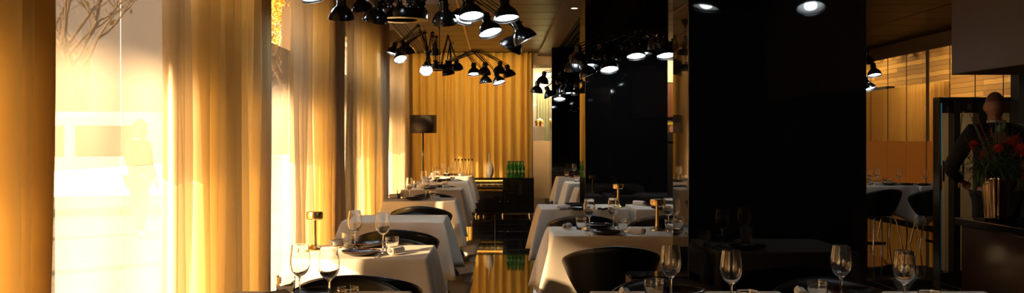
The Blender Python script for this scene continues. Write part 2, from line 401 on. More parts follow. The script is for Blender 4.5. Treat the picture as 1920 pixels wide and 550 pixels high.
# unseen block on posts, added to shade the upper part of the windows
sbox('added_sun_blocker', (-9.0, -16, 5.33), (-8.0, 12.2, 7.2), cream)
for yy in (-14, -7, 0, 7, 11.8): sbox('added_blocker_post', (-8.7, yy-.15, -.1), (-8.4, yy+.15, 5.33), cream)
sbox('facade_outside', (-34, -30, -.1), (-33, 80, 9), cream)
def make_tree(loc, h, seed, label, crown=2.6, nleaf=2600):
    r = random.Random(seed); t = thing('street_tree', label, 'tree', loc, 0, 'trees across the street')
    tips = []; tr = MB()
    def grow(p, d, L, rad, lev):
        pts = [p]; q = p.copy(); dd = d.copy()
        for i in range(4):
            dd = (dd + Vector((r.uniform(-.22,.22), r.uniform(-.22,.22), r.uniform(-.05,.18)))).normalized(); q = q + dd*L/4; pts.append(q.copy())
        tr.path(pts, [rad*(1-.12*i) for i in range(5)], 7)
        if lev == 0: tips.append(q); return
        for i in range(3 if lev > 1 else 4):
            a = r.uniform(0, 6.28); nd = (dd*.7 + Vector((cos(a), sin(a), r.uniform(.0,.5)))*.8).normalized()
            grow(pts[-1 - (i % 2)], nd, L*r.uniform(.6,.8), rad*.55, lev-1)
    grow(Vector((0,0,0)), Vector((0,0,1)), h*.36, .15, 4)
    tr.build('trunk', bark, t)
    lf = MB()
    for i in range(nleaf):
        c = r.choice(tips) + Vector((r.gauss(0,.5), r.gauss(0,.5), r.gauss(0,.4))); s_ = r.uniform(.06,.13)
        a = Vector((r.gauss(0,1), r.gauss(0,1), r.gauss(0,1))).normalized(); bb = a.orthogonal().normalized()
        lf.add([c-a*s_, c+bb*s_*.5, c+a*s_, c-bb*s_*.5], [(0,1,2,3)])
    lf.build('foliage', leaf_gold, t)
make_tree((-9.6, 23.5, -.05), 7.0, 1, 'bare-branched tree nearest the parked van, behind the veiled window', nleaf=60)
make_tree((-6.6, 30.0, -.05), 7.5, 2, 'golden leafy tree seen through the clear glass beside the third curtain')
make_tree((-14.0, 30.0, -.05), 8.0, 5, 'tall bare tree farther down the street, behind the veiled window', nleaf=60)
make_tree((-6.2, 41.0, -.05), 8.5, 8, 'dense golden tree seen through the gap before the fourth curtain', nleaf=3500)
make_tree((-13.5, 52.0, -.05), 8.5, 9, 'farthest golden tree down the street outside the windows', nleaf=3500)
hg = MB(); rr = random.Random(9)
for (xa, xb, ya, yb, zb_) in ((-9.5,-5.6,47,49,4.2),):
    for i in range(5200):
        c = Vector((rr.uniform(xa,xb), rr.uniform(ya,yb), rr.uniform(-.05,zb_))); a = Vector((rr.gauss(0,1), rr.gauss(0,1), rr.gauss(0,1))).normalized(); bb = a.orthogonal().normalized(); q = rr.uniform(.08,.17)
        hg.add([c-a*q, c+bb*q*.6, c+a*q, c-bb*q*.6], [(0,1,2,3)])
tag(hg.build('hedge', leaf_gold), 'tall golden hedge closing the street, seen beside the third curtain', 'hedge')
# parked van
vt = thing('van', 'white van parked in the street behind the veiled window', 'van', (-7.3, 18.4, -.05), radians(8))
prof = [(-2.3,.35),(2.3,.35),(2.35,.75),(2.0,1.05),(1.35,1.80),(1.1,1.9),(-2.2,1.9),(-2.35,1.6)]
MB().prism([(p[0], p[1]) for p in prof], 'y', -.9, .9).build('body', van_paint, vt, bevel=.08)
for sgn in (-1, 1):
    for a_, b_ in ((-1.9,-.5), (-.3,.9)): MB().box((a_, sgn*.905-.006, 1.1), (b_, sgn*.905+.006, 1.65)).build('side_window', van_dark, vt, bevel=.004)
for sx_ in (-1.5, 1.5):
    for sy_ in (-.82, .82):
        MB().lathe([(0,-.1),(.30,-.1),(.34,-.06),(.34,.06),(.30,.1),(0,.1)], 24, Matrix.Translation((sx_, sy_, .34)) @ Matrix.Rotation(pi/2, 4, 'X')).build('wheel', tyre, vt)

# ---------------------------------------------------------------- curtains
def curtain(name, label, path_fn, length, mat, z0=.02, z1=3.05, pitch=.17, amp=.065, seed=1, group=None, gather=0.0):
    r = random.Random(seed); n = int(length/pitch)+1
    offs = [0]
    for i in range(n*2): offs.append(offs[-1] + r.uniform(.7, 1.3))
    amps = [r.uniform(.65, 1.15) for _ in range(n*2+2)]
    tot = offs[-1]
    NU = n*2*9
    def wave(u):
        q = u*tot; k = 0
        while k < len(offs)-2 and offs[k+1] < q: k += 1
        f = (q-offs[k])/(offs[k+1]-offs[k]); sgn = 1 if k % 2 == 0 else -1
        return sgn*amps[k]*sin(pi*f)
    ws = [wave(i/NU) for i in range(NU+1)]
    def fn(u, v):
        i = int(round(u*NU)); z = z0+(z1-z0)*v
        drift = .012*sin(2.1*v*3+u*9+seed) + .010*sin(v*7+u*23)
        p, nrm, tg = path_fn(u)
        k = amp*(1.0-.35*v*gather)
        off = ws[i]*k + drift*(1-v)
        sk = .020*sin(4*pi*u*n/2+v*2)*(1-v)
        return Vector((p[0]+nrm[0]*off+tg[0]*sk, p[1]+nrm[1]*off+tg[1]*sk, z))
    o = MB().grid(fn, NU, 14).build(name, mat, solid=.003, sharp=80)
    return tag(o, label, 'curtain', group)
def along_y(x, ya, yb): return lambda u: ((x, ya+(yb-ya)*u), (1, 0), (0, 1))
curtain('curtain', 'heavy beige pleated curtain nearest the camera, at the left edge of the picture', along_y(-1.60, 1.3, 3.47), 2.17, curtain_m, seed=2, pitch=.11, amp=.085)
curtain('curtain', 'wide golden pleated curtain between the large veiled window and the narrow clear gap', along_y(-1.60, 5.18, 6.88), 1.70, curtain_m, seed=3, pitch=.18, amp=.085)
curtain('sheer_curtain', 'pale sheer strip on the near edge of the wide golden curtain', along_y(-1.61, 4.80, 5.14), .5, sheer_m, seed=4, pitch=.16, amp=.05)
curtain('curtain', 'beige curtain with a dark far half, behind the brass lamp of the window row', along_y(-1.60, 8.57, 10.0), 1.43, curtain_m, seed=5, pitch=.19, amp=.08)
curtain('sheer_curtain', 'pale sheer strip on the near edge of the curtain behind the brass lamp', along_y(-1.61, 7.85, 8.5), .8, sheer_m, seed=6, pitch=.18, amp=.05)
curtain('curtain', 'curtain lit whitish by the hanging lamps, fourth along the window wall', along_y(-1.60, 11.77, 14.35), 2.58, curtain_m, seed=7, pitch=.22, amp=.08)
curtain('sheer_curtain', 'pale sheer strip on the near edge of the fourth window curtain', along_y(-1.61, 10.9, 11.7), 1.0, sheer_m, seed=8, pitch=.2, amp=.05)
curtain('curtain', 'narrow-looking bright curtain in the far corner beside the floor lamp', along_y(-1.60, 15.2, 17.65), 2.45, thin_sheer_m, seed=9, pitch=.17)
curtain('curtain', 'golden pleated curtain covering the end wall behind the sideboard', lambda u: ((-1.52+2.18*u, 17.82), (0, -1), (1, 0)), 2.3, gold_curtain_m, z0=.02, z1=2.93, seed=10, pitch=.155, amp=.05)

curtain('sheer_curtain', 'golden open-mesh curtain hanging in the yard beyond the right glass', lambda u: ((8.6, 18.6+4.2*u), (1, 0), (0, 1)), 4.2, fabric('gold_mesh_cloth', (.55,.32,.09), (.6,.36,.1), .3, .35), z0=.0, z1=2.46, seed=15, pitch=.2, amp=.05)

# ---------------------------------------------------------------- tables and cloths
TABLE_Z = .742
def make_table(w, dp):
    t = thing('dining_table', '', 'table')
    MB().box((-w/2+.012, -dp/2+.012, .712), (w/2-.012, dp/2-.012, TABLE_Z)).build('tabletop', black_gloss, t, bevel=.004)
    MB().box((-.035, -.035, .02), (.035, .035, .712)).build('pedestal', black_gloss, t, bevel=.004)
    MB().box((-.21, -.21, 0), (.21, .21, .02)).build('foot_plate', black_gloss, t, bevel=.006)
    return t
def make_cloth(w, dp, seed, h=.30, corner=(1,1,1,1), mat=None, flare=.02):
    # corner strengths: (x-,y-), (x+,y-), (x+,y+), (x-,y+)
    r = random.Random(seed); ph = [r.uniform(0, 6.28) for _ in range(8)]; cv = [c*r.uniform(.8, 1.15) for c in corner]
    hw, hd = w/2, dp/2; per = 2*(w+dp); N = 216; pts = []
    cs = [(-hw,-hd),(hw,-hd),(hw,hd),(-hw,hd)]; nr = [(0,-1),(1,0),(0,1),(-1,0)]; Ls = [w, dp, w, dp]
    for i in range(N):
        s = per*i/N; k = 0
        while s > Ls[k]: s -= Ls[k]; k += 1
        c0, c1 = cs[k], cs[(k+1) % 4]; f = s/Ls[k]
        d0, d1 = s, Ls[k]-s; ci = k if d0 < d1 else (k+1) % 4; dc = min(d0, d1)
        pts.append(((c0[0]+(c1[0]-c0[0])*f, c0[1]+(c1[1]-c0[1])*f), nr[k], ci, dc, per*i/N))
    zt = .752; v = []; f = []
    rings = [.0, .3, .6, .85, .965, 1.0]
    rows = [0, .012, .05, .12, .22, .34, .48, .62, .75, .87, 1.0]
    v.append((0,0,zt))
    for q in rings[1:]:
        for (p, nn, ci, dc, s) in pts: v.append((p[0]*q, p[1]*q, zt + (.0008*sin(6*p[0]*q*5+ph[0]) if q < .96 else 0)))
    for t in rows[1:]:
        for (p, nn, ci, dc, s) in pts:
            cvv = cv[ci]; wn = exp(-(dc/.065)**2); wb = exp(-(dc/.19)**2); side = exp(-((dc-.15)/.07)**2)
            drop = h*(1+.40*wb*min(1, cvv)) * t
            dg = (cs[ci][0]/hw/sqrt(2), cs[ci][1]/hd/sqrt(2))
            e = t**.85
            out = flare*t*(.4+.6*cvv) - .022*side*e*cvv + (.005*sin(s*13+ph[1])+.004*sin(s*29+ph[2]))*t*min(1, cvv+.3) + .004*min(1, t/.04)
            x = p[0] + nn[0]*out + dg[0]*.135*wn*e*cvv; y = p[1] + nn[1]*out + dg[1]*.135*wn*e*cvv
            z = zt - .004*min(1, t/.012) - drop
            v.append((x, y, z))
    for i in range(N): f.append((0, 1+i, 1+(i+1) % N))
    nr_ = len(rings)-1 + len(rows)-1
    for j in range(nr_-1):
        for i in range(N):
            a = 1+j*N+i; b = 1+j*N+(i+1) % N; f.append((a, a+N, b+N, b))
    m = MB(); m.v = v; m.f = f
    return m.build('tablecloth', mat or linen, solid=.0015, sharp=85)
TABLES = {}
def table(key, x, y, w, dp, phrase, seed, corner=(1,1,1,1), h=.30, grp='white-clothed dining tables'):
    kk = ('table', round(w,2), round(dp,2))
    place(kk, lambda: make_table(w, dp), 'black pedestal table under a white cloth, ' + phrase, (x, y, 0), 0, grp)
    c = make_cloth(w, dp, seed, h, corner); c.location = (x, y, 0)
    tag(c, 'white tablecloth on the ' + phrase, 'tablecloth', 'white tablecloths')
    TABLES[key] = (x, y, phrase)
LB = [3.86, 5.55, 7.77, 10.1, 12.27, 14.3, 16.5]
LP = ['front window table', 'window table with the lamp', 'bare window table',
      'first window table past the bare one', 'second window table past the bare one',
      'third window table past the bare one', 'farthest window table']
LX = [-.68, -.69, -.745, -.735, -.745, -.73, -.72]
for i in range(7):
    table('L%d' % i, LX[i], LB[i]-.33, .70 if i != 2 else .74, .66, LP[i], 20+i)
g = .15
table('R0', .745, 3.51, .74, .70, 'front aisle table', 31, (1, g, g, 1))
table('R0b', 1.55, 3.51, .74, .70, 'table before the largest column', 32, (g, 1, 1, g))
table('R1', .735, 6.40, .75, .66, 'aisle table with the nearer lamp', 33, (1, .45, .2, 1))
table('R1b', 1.545, 6.40, .75, .66, 'table half hidden by the largest column', 34, (.2, 1, 1, .2))
table('R2', .77, 8.72, .75, .66, 'aisle table with the farther lamp', 35, (1, .45, .2, 1))
table('R2b', 1.58, 8.72, .75, .66, 'table before the middle column', 36, (.2, 1, 1, .2))
for i, (yb, ph) in enumerate([(12.3, 'nearest of three tables past the middle column'), (14.05, 'middle of three tables past the middle column'), (16.0, 'farthest of three tables past the middle column')]):
    table('F%d' % i, 1.35, yb-.33, .70, .66, ph, 40+i)
table('H0', 4.87, 12.95, 1.06, .80, 'left half of the right hall table', 51, (1,.9,.2,1), h=.36)
table('H1', 5.98, 12.95, 1.06, .80, 'right half of the right hall table', 52, (.9,1,1,.2), h=.36)

# ---------------------------------------------------------------- chairs
def make_chair():
    t = thing('tub_chair', '', 'chair', (0,0,0), 0)
    def fn(u, v):
        th = radians(-118+236*u); c = cos(th)
        zr = .742 - .105*(abs(th)/1.571)**1.7
        e = v**.8
        a = .155+(.285-.155)*e; b = .15+(.265-.15)*e
        z = .405+(zr-.405)*(v**1.25)
        return Vector((a*sin(th), b*c, z))
    def fnw(u, v): return fn(u, v)
    MB().grid(fnw, 44, 14).build('shell', leather, t, solid=.016, sharp=80)
    # moulded seat bowl joins the shell, then the pad
    MB().lathe([(0,.395),(.12,.396),(.158,.405),(.17,.425),(.12,.43),(0,.43)], 36).build('seat_bowl', leather, t)
    MB().lathe([(0,.425),(.15,.425),(.178,.437),(.182,.455),(.168,.468),(.1,.474),(0,.476)], 36).build('seat_pad', navy_leather, t)
    for sx_ in (-1, 1):
        for sy_ in (-1, 1):
            MB().path([(sx_*.07, sy_*.07, .40), (sx_*.13, sy_*.12, .385), (sx_*.155, sy_*.145, .34), (sx_*.21, sy_*.20, 0.0)], .0085, 10).build('leg', chrome, t)
    return t
def chair(x, y, rz, label, grp): return place('chair', make_chair, label, (x, y, 0), rz, grp)
CG = 'dark tub chairs along the window row'
for i in range(7):
    ybk = LB[i]; yf = ybk-.66; cx = [-.66,-.635,-.68,-.69,-.72,-.72,-.71][i]
    if i > 0: chair(cx, yf-.235, pi, 'dark tub chair, back to the camera, before the ' + LP[i], CG)
    if i < 6: chair(cx+.01, ybk+.235, 0, 'dark tub chair facing the camera, behind the ' + LP[i], CG)
CG = 'dark tub chairs along the aisle on the right'
for k, cx, ybk, dp, near, far in (('R0', .745, 3.86, .70, 0, 1), ('R0b', 1.44, 3.86, .70, 0, 1), ('R1', .69, 6.73, .66, 1, 1), ('R1b', 1.53, 6.73, .66, 1, 1), ('R2', .72, 9.05, .66, 1, 0), ('R2b', 1.40, 9.05, .66, 1, 0)):
    if near: chair(cx, ybk-dp-.235, pi, 'dark tub chair, back to the camera, before the ' + TABLES[k][2], CG)
    if far: chair(cx, ybk+.235, 0, 'dark tub chair facing the camera, behind the ' + TABLES[k][2], CG)
CG = 'dark tub chairs at the long table on the right'
for j, (cx, nm) in enumerate(((4.79, 'left'), (5.47, 'middle'), (6.15, 'right'))):
    chair(cx, 12.27, pi+(.25 if j == 0 else -.1), 'dark tub chair before the long right hall table, %s one' % nm, CG)
for j, (cx, nm) in enumerate(((4.8, 'left'), (5.6, 'right'))):
    chair(cx, 13.62, 0, 'dark tub chair behind the long right hall table, %s one' % nm, CG)

# ---------------------------------------------------------------- tableware
TZ = .754
def make_wine():
    o_ = [(0,0),(.034,0),(.035,.0015),(.030,.003),(.012,.0065),(.0048,.014),(.0036,.03),(.0034,.06),(.0038,.083),(.0075,.091),(.020,.099),(.031,.112),(.0372,.130),(.0385,.145),(.0372,.165),(.0345,.185),(.0315,.206),(.0308,.2085)]
    i_ = [(.0300,.2085),(.0305,.206),(.0335,.185),(.0362,.165),(.0375,.145),(.0362,.131),(.030,.1135),(.0195,.101),(.007,.0945),(0,.0935)]
    o = MB().lathe(o_+i_, 36).build('wine_glass', glass, sharp=60); return tag(o, '', 'wine glass')
def make_tumbler():
    pr = [(0,0),(.030,0),(.0325,.003)]
    for k in range(7):
        z = .008+k*.010; pr += [(.0322+.0005*k,z),(.0350+.0004*k,z+.005)]
    pr += [(.0362,.080),(.0366,.084),(.0346,.084),(.0335,.06),(.0318,.018),(.028,.013),(0,.012)]
    o = MB().lathe(pr, 32).build('tumbler', glass, sharp=75); return tag(o, '', 'tumbler')
def make_plate():
    t = thing('dinner_plate', '', 'plate')
    MB().lathe([(0,0),(.055,0),(.060,.003),(.090,.013),(.0985,.019),(.1005,.0225),(.0985,.0235),(.088,.0175),(.062,.0085),(.05,.007),(0,.0065)], 48).build('dish', plate_m, t)
    MB().lathe([(.0985,.0235),(.1005,.0222),(.1015,.0235),(.1002,.0252),(.0985,.0248)], 48, closed=True).build('rim', plate_rim, t)
    return t
def make_napkin():
    def sp(u, v):
        th = u*4.4*pi; r = .009+.013*u; 
        return Vector((-.055+.11*v + .004*sin(u*9), r*cos(th), .0225+r*sin(th)*.95))
    o = MB().grid(sp, 90, 6).build('rolled_napkin', napkin_m, solid=.0022, sharp=80); return tag(o, '', 'napkin')
def make_fork():
    m = MB(); m.path([(0,-.09,.003),(0,-.02,.006),(0,.03,.005),(0,.045,.006)], [.0042,.003,.0022,.006], 8)
    for k in range(4): m.path([(-.006+.004*k,.043,.006),(-.0066+.0044*k,.06,.0035),(-.0066+.0044*k,.092,.006)], [.0018,.0015,.0008], 6)
    o = m.build('fork', chrome); return tag(o, '', 'fork')
def make_knife():
    m = MB(); m.path([(0,-.10,.004),(0,-.01,.004)], [.005,.004], 8); m.prism([(-.004,-.01),(.008,-.008),(.0085,.07),(.003,.105),(-.004,.07)], 'z', .003, .0048)
    o = m.build('knife', chrome); return tag(o, '', 'knife')
def make_blamp():
    t = thing('table_lamp', '', 'lamp')
    MB().lathe([(0,0),(.046,0),(.048,.004),(.044,.010),(.022,.020),(.014,.030),(0,.030)], 36).build('base', brass, t)
    MB().lathe([(.0125,.026),(.0105,.05),(.0095,.10),(.0095,.168)], 20).build('stem', brass, t)
    MB().lathe([(0,.166),(.040,.166),(.044,.170),(.0445,.198),(.041,.206),(0,.208)], 36).build('shade', brass, t)
    MB().lathe([(0,.162),(.034,.162),(.034,.166),(0,.166)], 24).build('diffuser', smoke_white, t)
    return t
G_W, G_T, G_P, G_N = 'wine glasses', 'ribbed tumblers', 'dark plates', 'rolled napkins'
def put(key, mk, kind, label, x, y, rz=0, grp=None, z=TZ): return place(kind, mk, label, (x, y, z), rz, grp)
def wine(px, py, lab, z=TZ): p = onz(px, py, TZ); put(0, make_wine, 'wine', lab, p.x, p.y, random.uniform(0,6), G_W)
def tumb(px, py, lab): p = onz(px, py, TZ); put(0, make_tumbler, 'tumb', lab, p.x, p.y, random.uniform(0,6), G_T)
def plate(px, py, lab): p = onz(px, py, TZ); put(0, make_plate, 'plate', lab, p.x, p.y, 0, G_P)
def napk(px, py, lab, rz=.5): p = onz(px, py, TZ); put(0, make_napkin, 'napkin', lab, p.x, p.y, rz, G_N)
def at(x, y): return (VX+x*F/y, VY+(CZ-TZ)*F/y)
# window row, nearest table
q = LP[0]
wine(*at(-.72,3.62), 'clear wine glass on the ' + q + ', left of the pair'); wine(*at(-.595,3.52), 'clear wine glass on the ' + q + ', right of the pair')
tumb(*at(-.785,3.68), 'ribbed tumbler on the ' + q + ', behind the napkin'); tumb(*at(-.51,3.41), 'ribbed tumbler on the ' + q + ', at the right end')
plate(*at(-.66,3.70), 'dark russet-rimmed plate at the far side of the ' + q); plate(*at(-.67,3.36), 'dark plate at the near side of the ' + q)
napk(*at(-.80,3.58), 'rolled white napkin on the ' + q, .9)
# window row, table with lamp
q = LP[1]
p = onz(590, 469, TZ); put(0, make_blamp, 'blamp', 'small brass table lamp beside the window curtains', p.x, p.y, 0, 'brass table lamps')
wine(665, 467, 'clear wine glass on the ' + q + ', nearer the lamp'); wine(718, 473, 'clear wine glass on the ' + q + ', right of the dark plates')
tumb(653, 465.5, 'ribbed tumbler on the ' + q + ', behind the left glass'); tumb(735, 474, 'ribbed tumbler on the ' + q + ', at the right beside the napkin')
plate(677, 479, 'dark plate at the near side of the ' + q); plate(692, 463.5, 'dark russet-rimmed plate at the far side of the ' + q)
napk(743, 477.5, 'rolled white napkin on the ' + q + ', by the right tumbler', 1.1); napk(636, 463.5, 'rolled white napkin on the ' + q + ', by the left tumbler', .8)
p = onz(712, 480, TZ); put(0, make_fork, 'fork', 'steel fork beside the near plate on the ' + q, p.x, p.y, -.15, 'forks')
p = onz(620, 464, TZ); put(0, make_knife, 'knife', 'steel knife right of the lamp on the ' + q, p.x, p.y, 1.2, 'knives')
# farther window tables
for i in (3, 4, 5, 6):
    q = LP[i]; yb = LB[i]; x = LX[i]; r = random.Random(60+i)
    j = lambda: r.uniform(-.012, .012)
    wine(*at(x-.13+j(), yb-.16+j()), 'clear wine glass on the ' + q + ', left of the pair'); wine(*at(x+.035+j(), yb-.30+j()), 'clear wine glass on the ' + q + ', right of the pair')
    tumb(*at(x-.22+j(), yb-.13+j()), 'ribbed tumbler on the ' + q + ', at the left'); tumb(*at(x+.125+j(), yb-.27+j()), 'ribbed tumbler on the ' + q + ', at the right')
    plate(*at(x-.05, yb-.46), 'dark plate at the near side of the ' + q); plate(*at(x-.0, yb-.12), 'dark plate at the far side of the ' + q)
    napk(*at(x+.16+j(), yb-.42+j()), 'rolled white napkin on the ' + q + ', at the right', 1.0); napk(*at(x-.29+j(), yb-.14), 'rolled white napkin on the ' + q + ', at the left', .3)
# aisle table with the lamp
q = TABLES['R1'][2]
p = onz(1232, 433, TZ); put(0, make_blamp, 'blamp', 'brass table lamp on the aisle tables, nearer of the two', p.x, p.y, 0, 'brass table lamps')
wine(1105, 433.5, 'clear wine glass on the ' + q + ', left of the pair'); wine(1150.5, 430.5, 'clear wine glass on the ' + q + ', right of the pair')
tumb(1090, 431, 'ribbed tumbler on the ' + q + ', left of the glasses'); tumb(1168, 435.5, 'ribbed tumbler on the ' + q + ', right of the glasses')
plate(1137, 440, 'dark plate at the near side of the ' + q); plate(1122, 427.5, 'dark russet-rimmed plate at the far side of the ' + q)
napk(1064, 430.5, 'rolled white napkin on the ' + q + ', at the left end', 1.25); napk(1194, 440.5, 'rolled white napkin on the ' + q + ', right of the near plate', 2.5)
p = onz(1101, 440, TZ); put(0, make_fork, 'fork', 'steel fork left of the near plate on the ' + q, p.x, p.y, .1, 'forks')
p = onz(1168, 441, TZ); put(0, make_knife, 'knife', 'steel knife right of the near plate on the ' + q, p.x, p.y, -.2, 'knives')
wine(1253, 431, 'clear wine glass on the table half hidden by the largest column'); tumb(1257, 436, 'ribbed tumbler on the table half hidden by the largest column')
# second aisle table
q = TABLES['R2'][2]
p = onz(1159, 389.5, TZ); put(0, make_blamp, 'blamp', 'brass table lamp on the aisle tables, farther of the two', p.x, p.y, 0, 'brass table lamps')
plate(1086, 394.5, 'dark plate at the near side of the ' + q); plate(1080, 386.5, 'dark plate at the far side of the ' + q)
napk(1058, 395, 'rolled white napkin on the ' + q + ', left of the near plate', .4)
q2 = TABLES['R2b'][2]
plate(1243, 394, 'dark plate at the near side of the ' + q2); plate(1226, 386.5, 'dark plate at the far side of the ' + q2)
napk(1199, 385.5, 'rolled white napkin on the ' + q2 + ', at its left end', 2.4)
for k in range(4):
    p = onz(1124+k*6.5, 393.5 + (k % 2), TZ)
    put(0, lambda: tag(MB().lathe([(0,0),(.016,0),(.018,.002),(.018,.012),(.014,.016),(0,.016)], 20).build('salt_dish', black_gloss), '', 'dish'), 'salt',
        'tiny dark salt dish on the second aisle table, %s of four' % ['leftmost', 'second from left', 'third from left', 'rightmost'][k], p.x, p.y, 0, 'row of salt dishes')
# farther right tables
for k in ('F0', 'F1', 'F2'):
    x, y, q = TABLES[k]
    wine(*at(x-.08, y+.05), 'clear wine glass on the ' + q); tumb(*at(x-.2, y+.08), 'ribbed tumbler on the ' + q); plate(*at(x-.1, y-.17), 'dark plate on the ' + q)
# near right tables
q = TABLES['R0'][2]
wine(*at(.644, 3.59), 'clear wine glass on the ' + q + ', left of the pair'); wine(*at(.826, 3.43), 'clear wine glass on the ' + q + ', in front of the black column')
tumb(*at(.585, 3.60), 'ribbed tumbler on the ' + q + ', left of the glasses'); tumb(*at(.857, 3.33), 'ribbed tumbler on the ' + q + ', right of the glasses')
plate(*at(.70, 3.74), 'dark russet-rimmed plate at the far side of the ' + q); plate(*at(.74, 3.30), 'dark plate at the near side of the ' + q)
napk(*at(.485, 3.64), 'rolled white napkin on the ' + q + ', at the left', 1.5)
q = TABLES['R0b'][2]
wine(*at(1.266, 3.59), 'clear wine glass on the ' + q + ', left of the pair'); wine(*at(1.43, 3.43), 'clear wine glass on the ' + q + ', rightmost of the front row')
tumb(*at(1.17, 3.56), 'ribbed tumbler on the ' + q + ', at the left'); tumb(*at(1.47, 3.32), 'ribbed tumbler on the ' + q + ', at the right')
plate(*at(1.37, 3.74), 'dark russet-rimmed plate at the far side of the ' + q); plate(*at(1.33, 3.28), 'dark plate at the near side of the ' + q)
napk(*at(1.145, 3.66), 'rolled white napkin on the ' + q, 1.4)
# hall table on the right
q = 'long table in the right hall'
nm = ['leftmost', 'second from left', 'third from left', 'rightmost']
for k, (px, yy) in enumerate(((1631, 12.8), (1645, 13.1), (1686, 12.9), (1735, 12.9))):
    x = (px-VX)*yy/F; wine(*at(x, yy), 'clear wine glass on the %s, %s' % (q, nm[k]))
for k, (px, yy) in enumerate(((1668, 13.05), (1660, 13.15), (1633, 13.1))):
    tumb(*at((px-VX)*yy/F, yy), 'ribbed tumbler on the %s, %s' % (q, ['right of three', 'middle of three', 'left of three'][k]))
for k, (px, yy) in enumerate(((1646, 12.72), (1750, 12.72))):
    napk(*at((px-VX)*yy/F, yy), 'rolled white napkin on the %s, %s' % (q, ['left one', 'right one'][k]), .3)
for k, (px, yy) in enumerate(((1700, 12.8), (1731, 12.72), (1668, 12.75))):
    plate(*at((px-VX)*yy/F, yy), 'dark plate on the %s, %s' % (q, ['middle one', 'right one', 'left one'][k]))
# dark service stand by the column
t = thing('service_stand', 'small square dark stand between the aisle chairs, against the large column', 'stand', (.79, 5.08, 0))
MB().box((-.10,-.10,.64),(.10,.10,.655)).build('top', black_gloss, t, bevel=.003)
MB().box((-.10,-.10,.58),(.10,-.088,.64)).box((-.10,-.088,.58),(-.088,.10,.64)).box((.088,-.088,.58),(.10,.10,.64)).build('apron', walnut, t)
for sx_ in (-1, 1):
    for sy_ in (-1, 1): MB().cbox((sx_*.085, sy_*.085, .29), (.018, .018, .58)).build('leg', steel_dark, t)

# ---------------------------------------------------------------- sideboard end of the aisle
SX0, SX1, SY0, SY1, ST = -.40, .685, 17.22, 17.64, .678
t = thing('sideboard', 'long black lacquered sideboard on chrome feet in front of the golden end curtain', 'sideboard', ((SX0+SX1)/2, (SY0+SY1)/2, 0))
ox, oy = (SX0+SX1)/2, (SY0+SY1)/2
W2, D2 = (SX1-SX0)/2, (SY1-SY0)/2
m = MB()
m.box((-W2,-D2,ST-.03),(W2,D2,ST))                                       # top
m.box((-W2,-D2+.01,.06),(W2,D2,.085))                                    # bottom
m.box((-W2,-D2+.01,.085),(-W2+.028,D2,ST-.03)); m.box((W2-.028,-D2+.01,.085),(W2,D2,ST-.03))
m.box((-W2+.028,-D2+.01,.415),(W2-.028,D2,.44))                          # shelf
m.box((.0,-D2+.01,.085),(.028,D2,ST-.03))                                # divider
m.box((.028,D2-.015,.085),(W2-.028,D2,ST-.03)); m.box((-W2+.028,D2-.015,.085),(0,D2,.415))
m.build('carcass', black_gloss, t, bevel=.002)
for (a, c, z0, z1) in ((-W2+.032,-.002,.09,.412), (.031,W2-.032,.09,.412), (.031,W2-.032,.444,ST-.034)):
    dro = MB().box((a,-D2-.006,z0),(c,-D2+.012,z1)).build('door' if z0 < .2 else 'drawer', black_gloss, t, bevel=.002)
    if z0 < .2:
        kx = c-.05 if a < -.1 else a+.05
        MB().lathe([(0,0),(.006,0),(.006,.012),(.012,.018),(.012,.026),(0,.028)], 16, Matrix.Translation((kx,-D2-.006,.26)) @ Matrix.Rotation(pi/2, 4, 'X')).build('knob', chrome, dro)
fl = MB(); fl.grid(lambda u, v: Vector((-W2+.034+u*(W2-.038), -D2-.002-.004*abs(sin(u*pi*5)), .446+v*(ST-.036-.446))), 264, 1)
fl.build('fluted_brass_front', M('polished_brass', (.95,.62,.20), .16, metal=1), t, solid=.002, sharp=30)
m2 = MB().box((-W2+.03,-D2+.012,.442),(-.001,-D2+.02,ST-.032)).build('drawer', black_gloss, t)
for fx in (-W2+.07, 0.0, W2-.07):
    for fy in (-D2+.06, D2-.06):
        MB().lathe([(0,0),(.03,0),(.03,.01),(.018,.018),(.018,.05),(.03,.06),(0,.06)], 18, Matrix.Translation((fx,fy,0))).build('foot', chrome, t)
vs = [(0,0),(.045,0),(.055,.01)]
def vase_fn(u, v):
    prof = [(.045,0),(.066,.05),(.076,.10),(.074,.16),(.058,.22),(.034,.26),(.019,.30),(.0155,.36),(.0165,.415),(.022,.43)]
    k = v*(len(prof)-1); i = min(int(k), len(prof)-2); f = k-i
    r_ = prof[i][0]*(1-f)+prof[i+1][0]*f; z = prof[i][1]*(1-f)+prof[i+1][1]*f
    rib = (1+.030*sin(22*2*pi*u/2 + z*55)*sin(22*2*pi*u/2 - z*55)) if z < .25 else 1
    return Vector((r_*rib*cos(2*pi*u), r_*rib*sin(2*pi*u), z))
o = MB().grid(vase_fn, 110, 72, wrap=True).lathe([(0,.001),(.045,.0)], 32).build('bottle_vase', white_ceramic, sharp=80)
o.location = ((918-VX)*17.42/F, 17.42, ST+.001)
tag(o, 'tall white bottle-necked vase with quilted relief on the sideboard', 'vase')
def make_green():
    t = thing('green_bottle', '', 'bottle')
    MB().lathe([(0,.004),(.026,0),(.030,.004),(.0305,.16),(.028,.185),(.015,.225),(.0125,.245),(.0125,.268),(.0145,.270),(.0145,.278),(0,.278)], 24).build('body', green_glass, t)
    MB().lathe([(.0311,.055),(.0311,.125)], 24).build('label_band', green_label, t, solid=.0004)
    MB().lathe([(.0152,.266),(.0155,.285),(.013,.290),(0,.290)], 18).build('cap', bottle_cap_m, t)
    return t
ordn = ['leftmost', 'second from the left', 'third from the left', 'fourth from the left', 'rightmost']
for k in range(5):
    place('green', make_green, 'green glass bottle on the sideboard, %s of the front row' % ordn[k], ((953+k*6.9-VX)*17.36/F, 17.36, ST+.001), .3*k, 'green bottles on the sideboard')
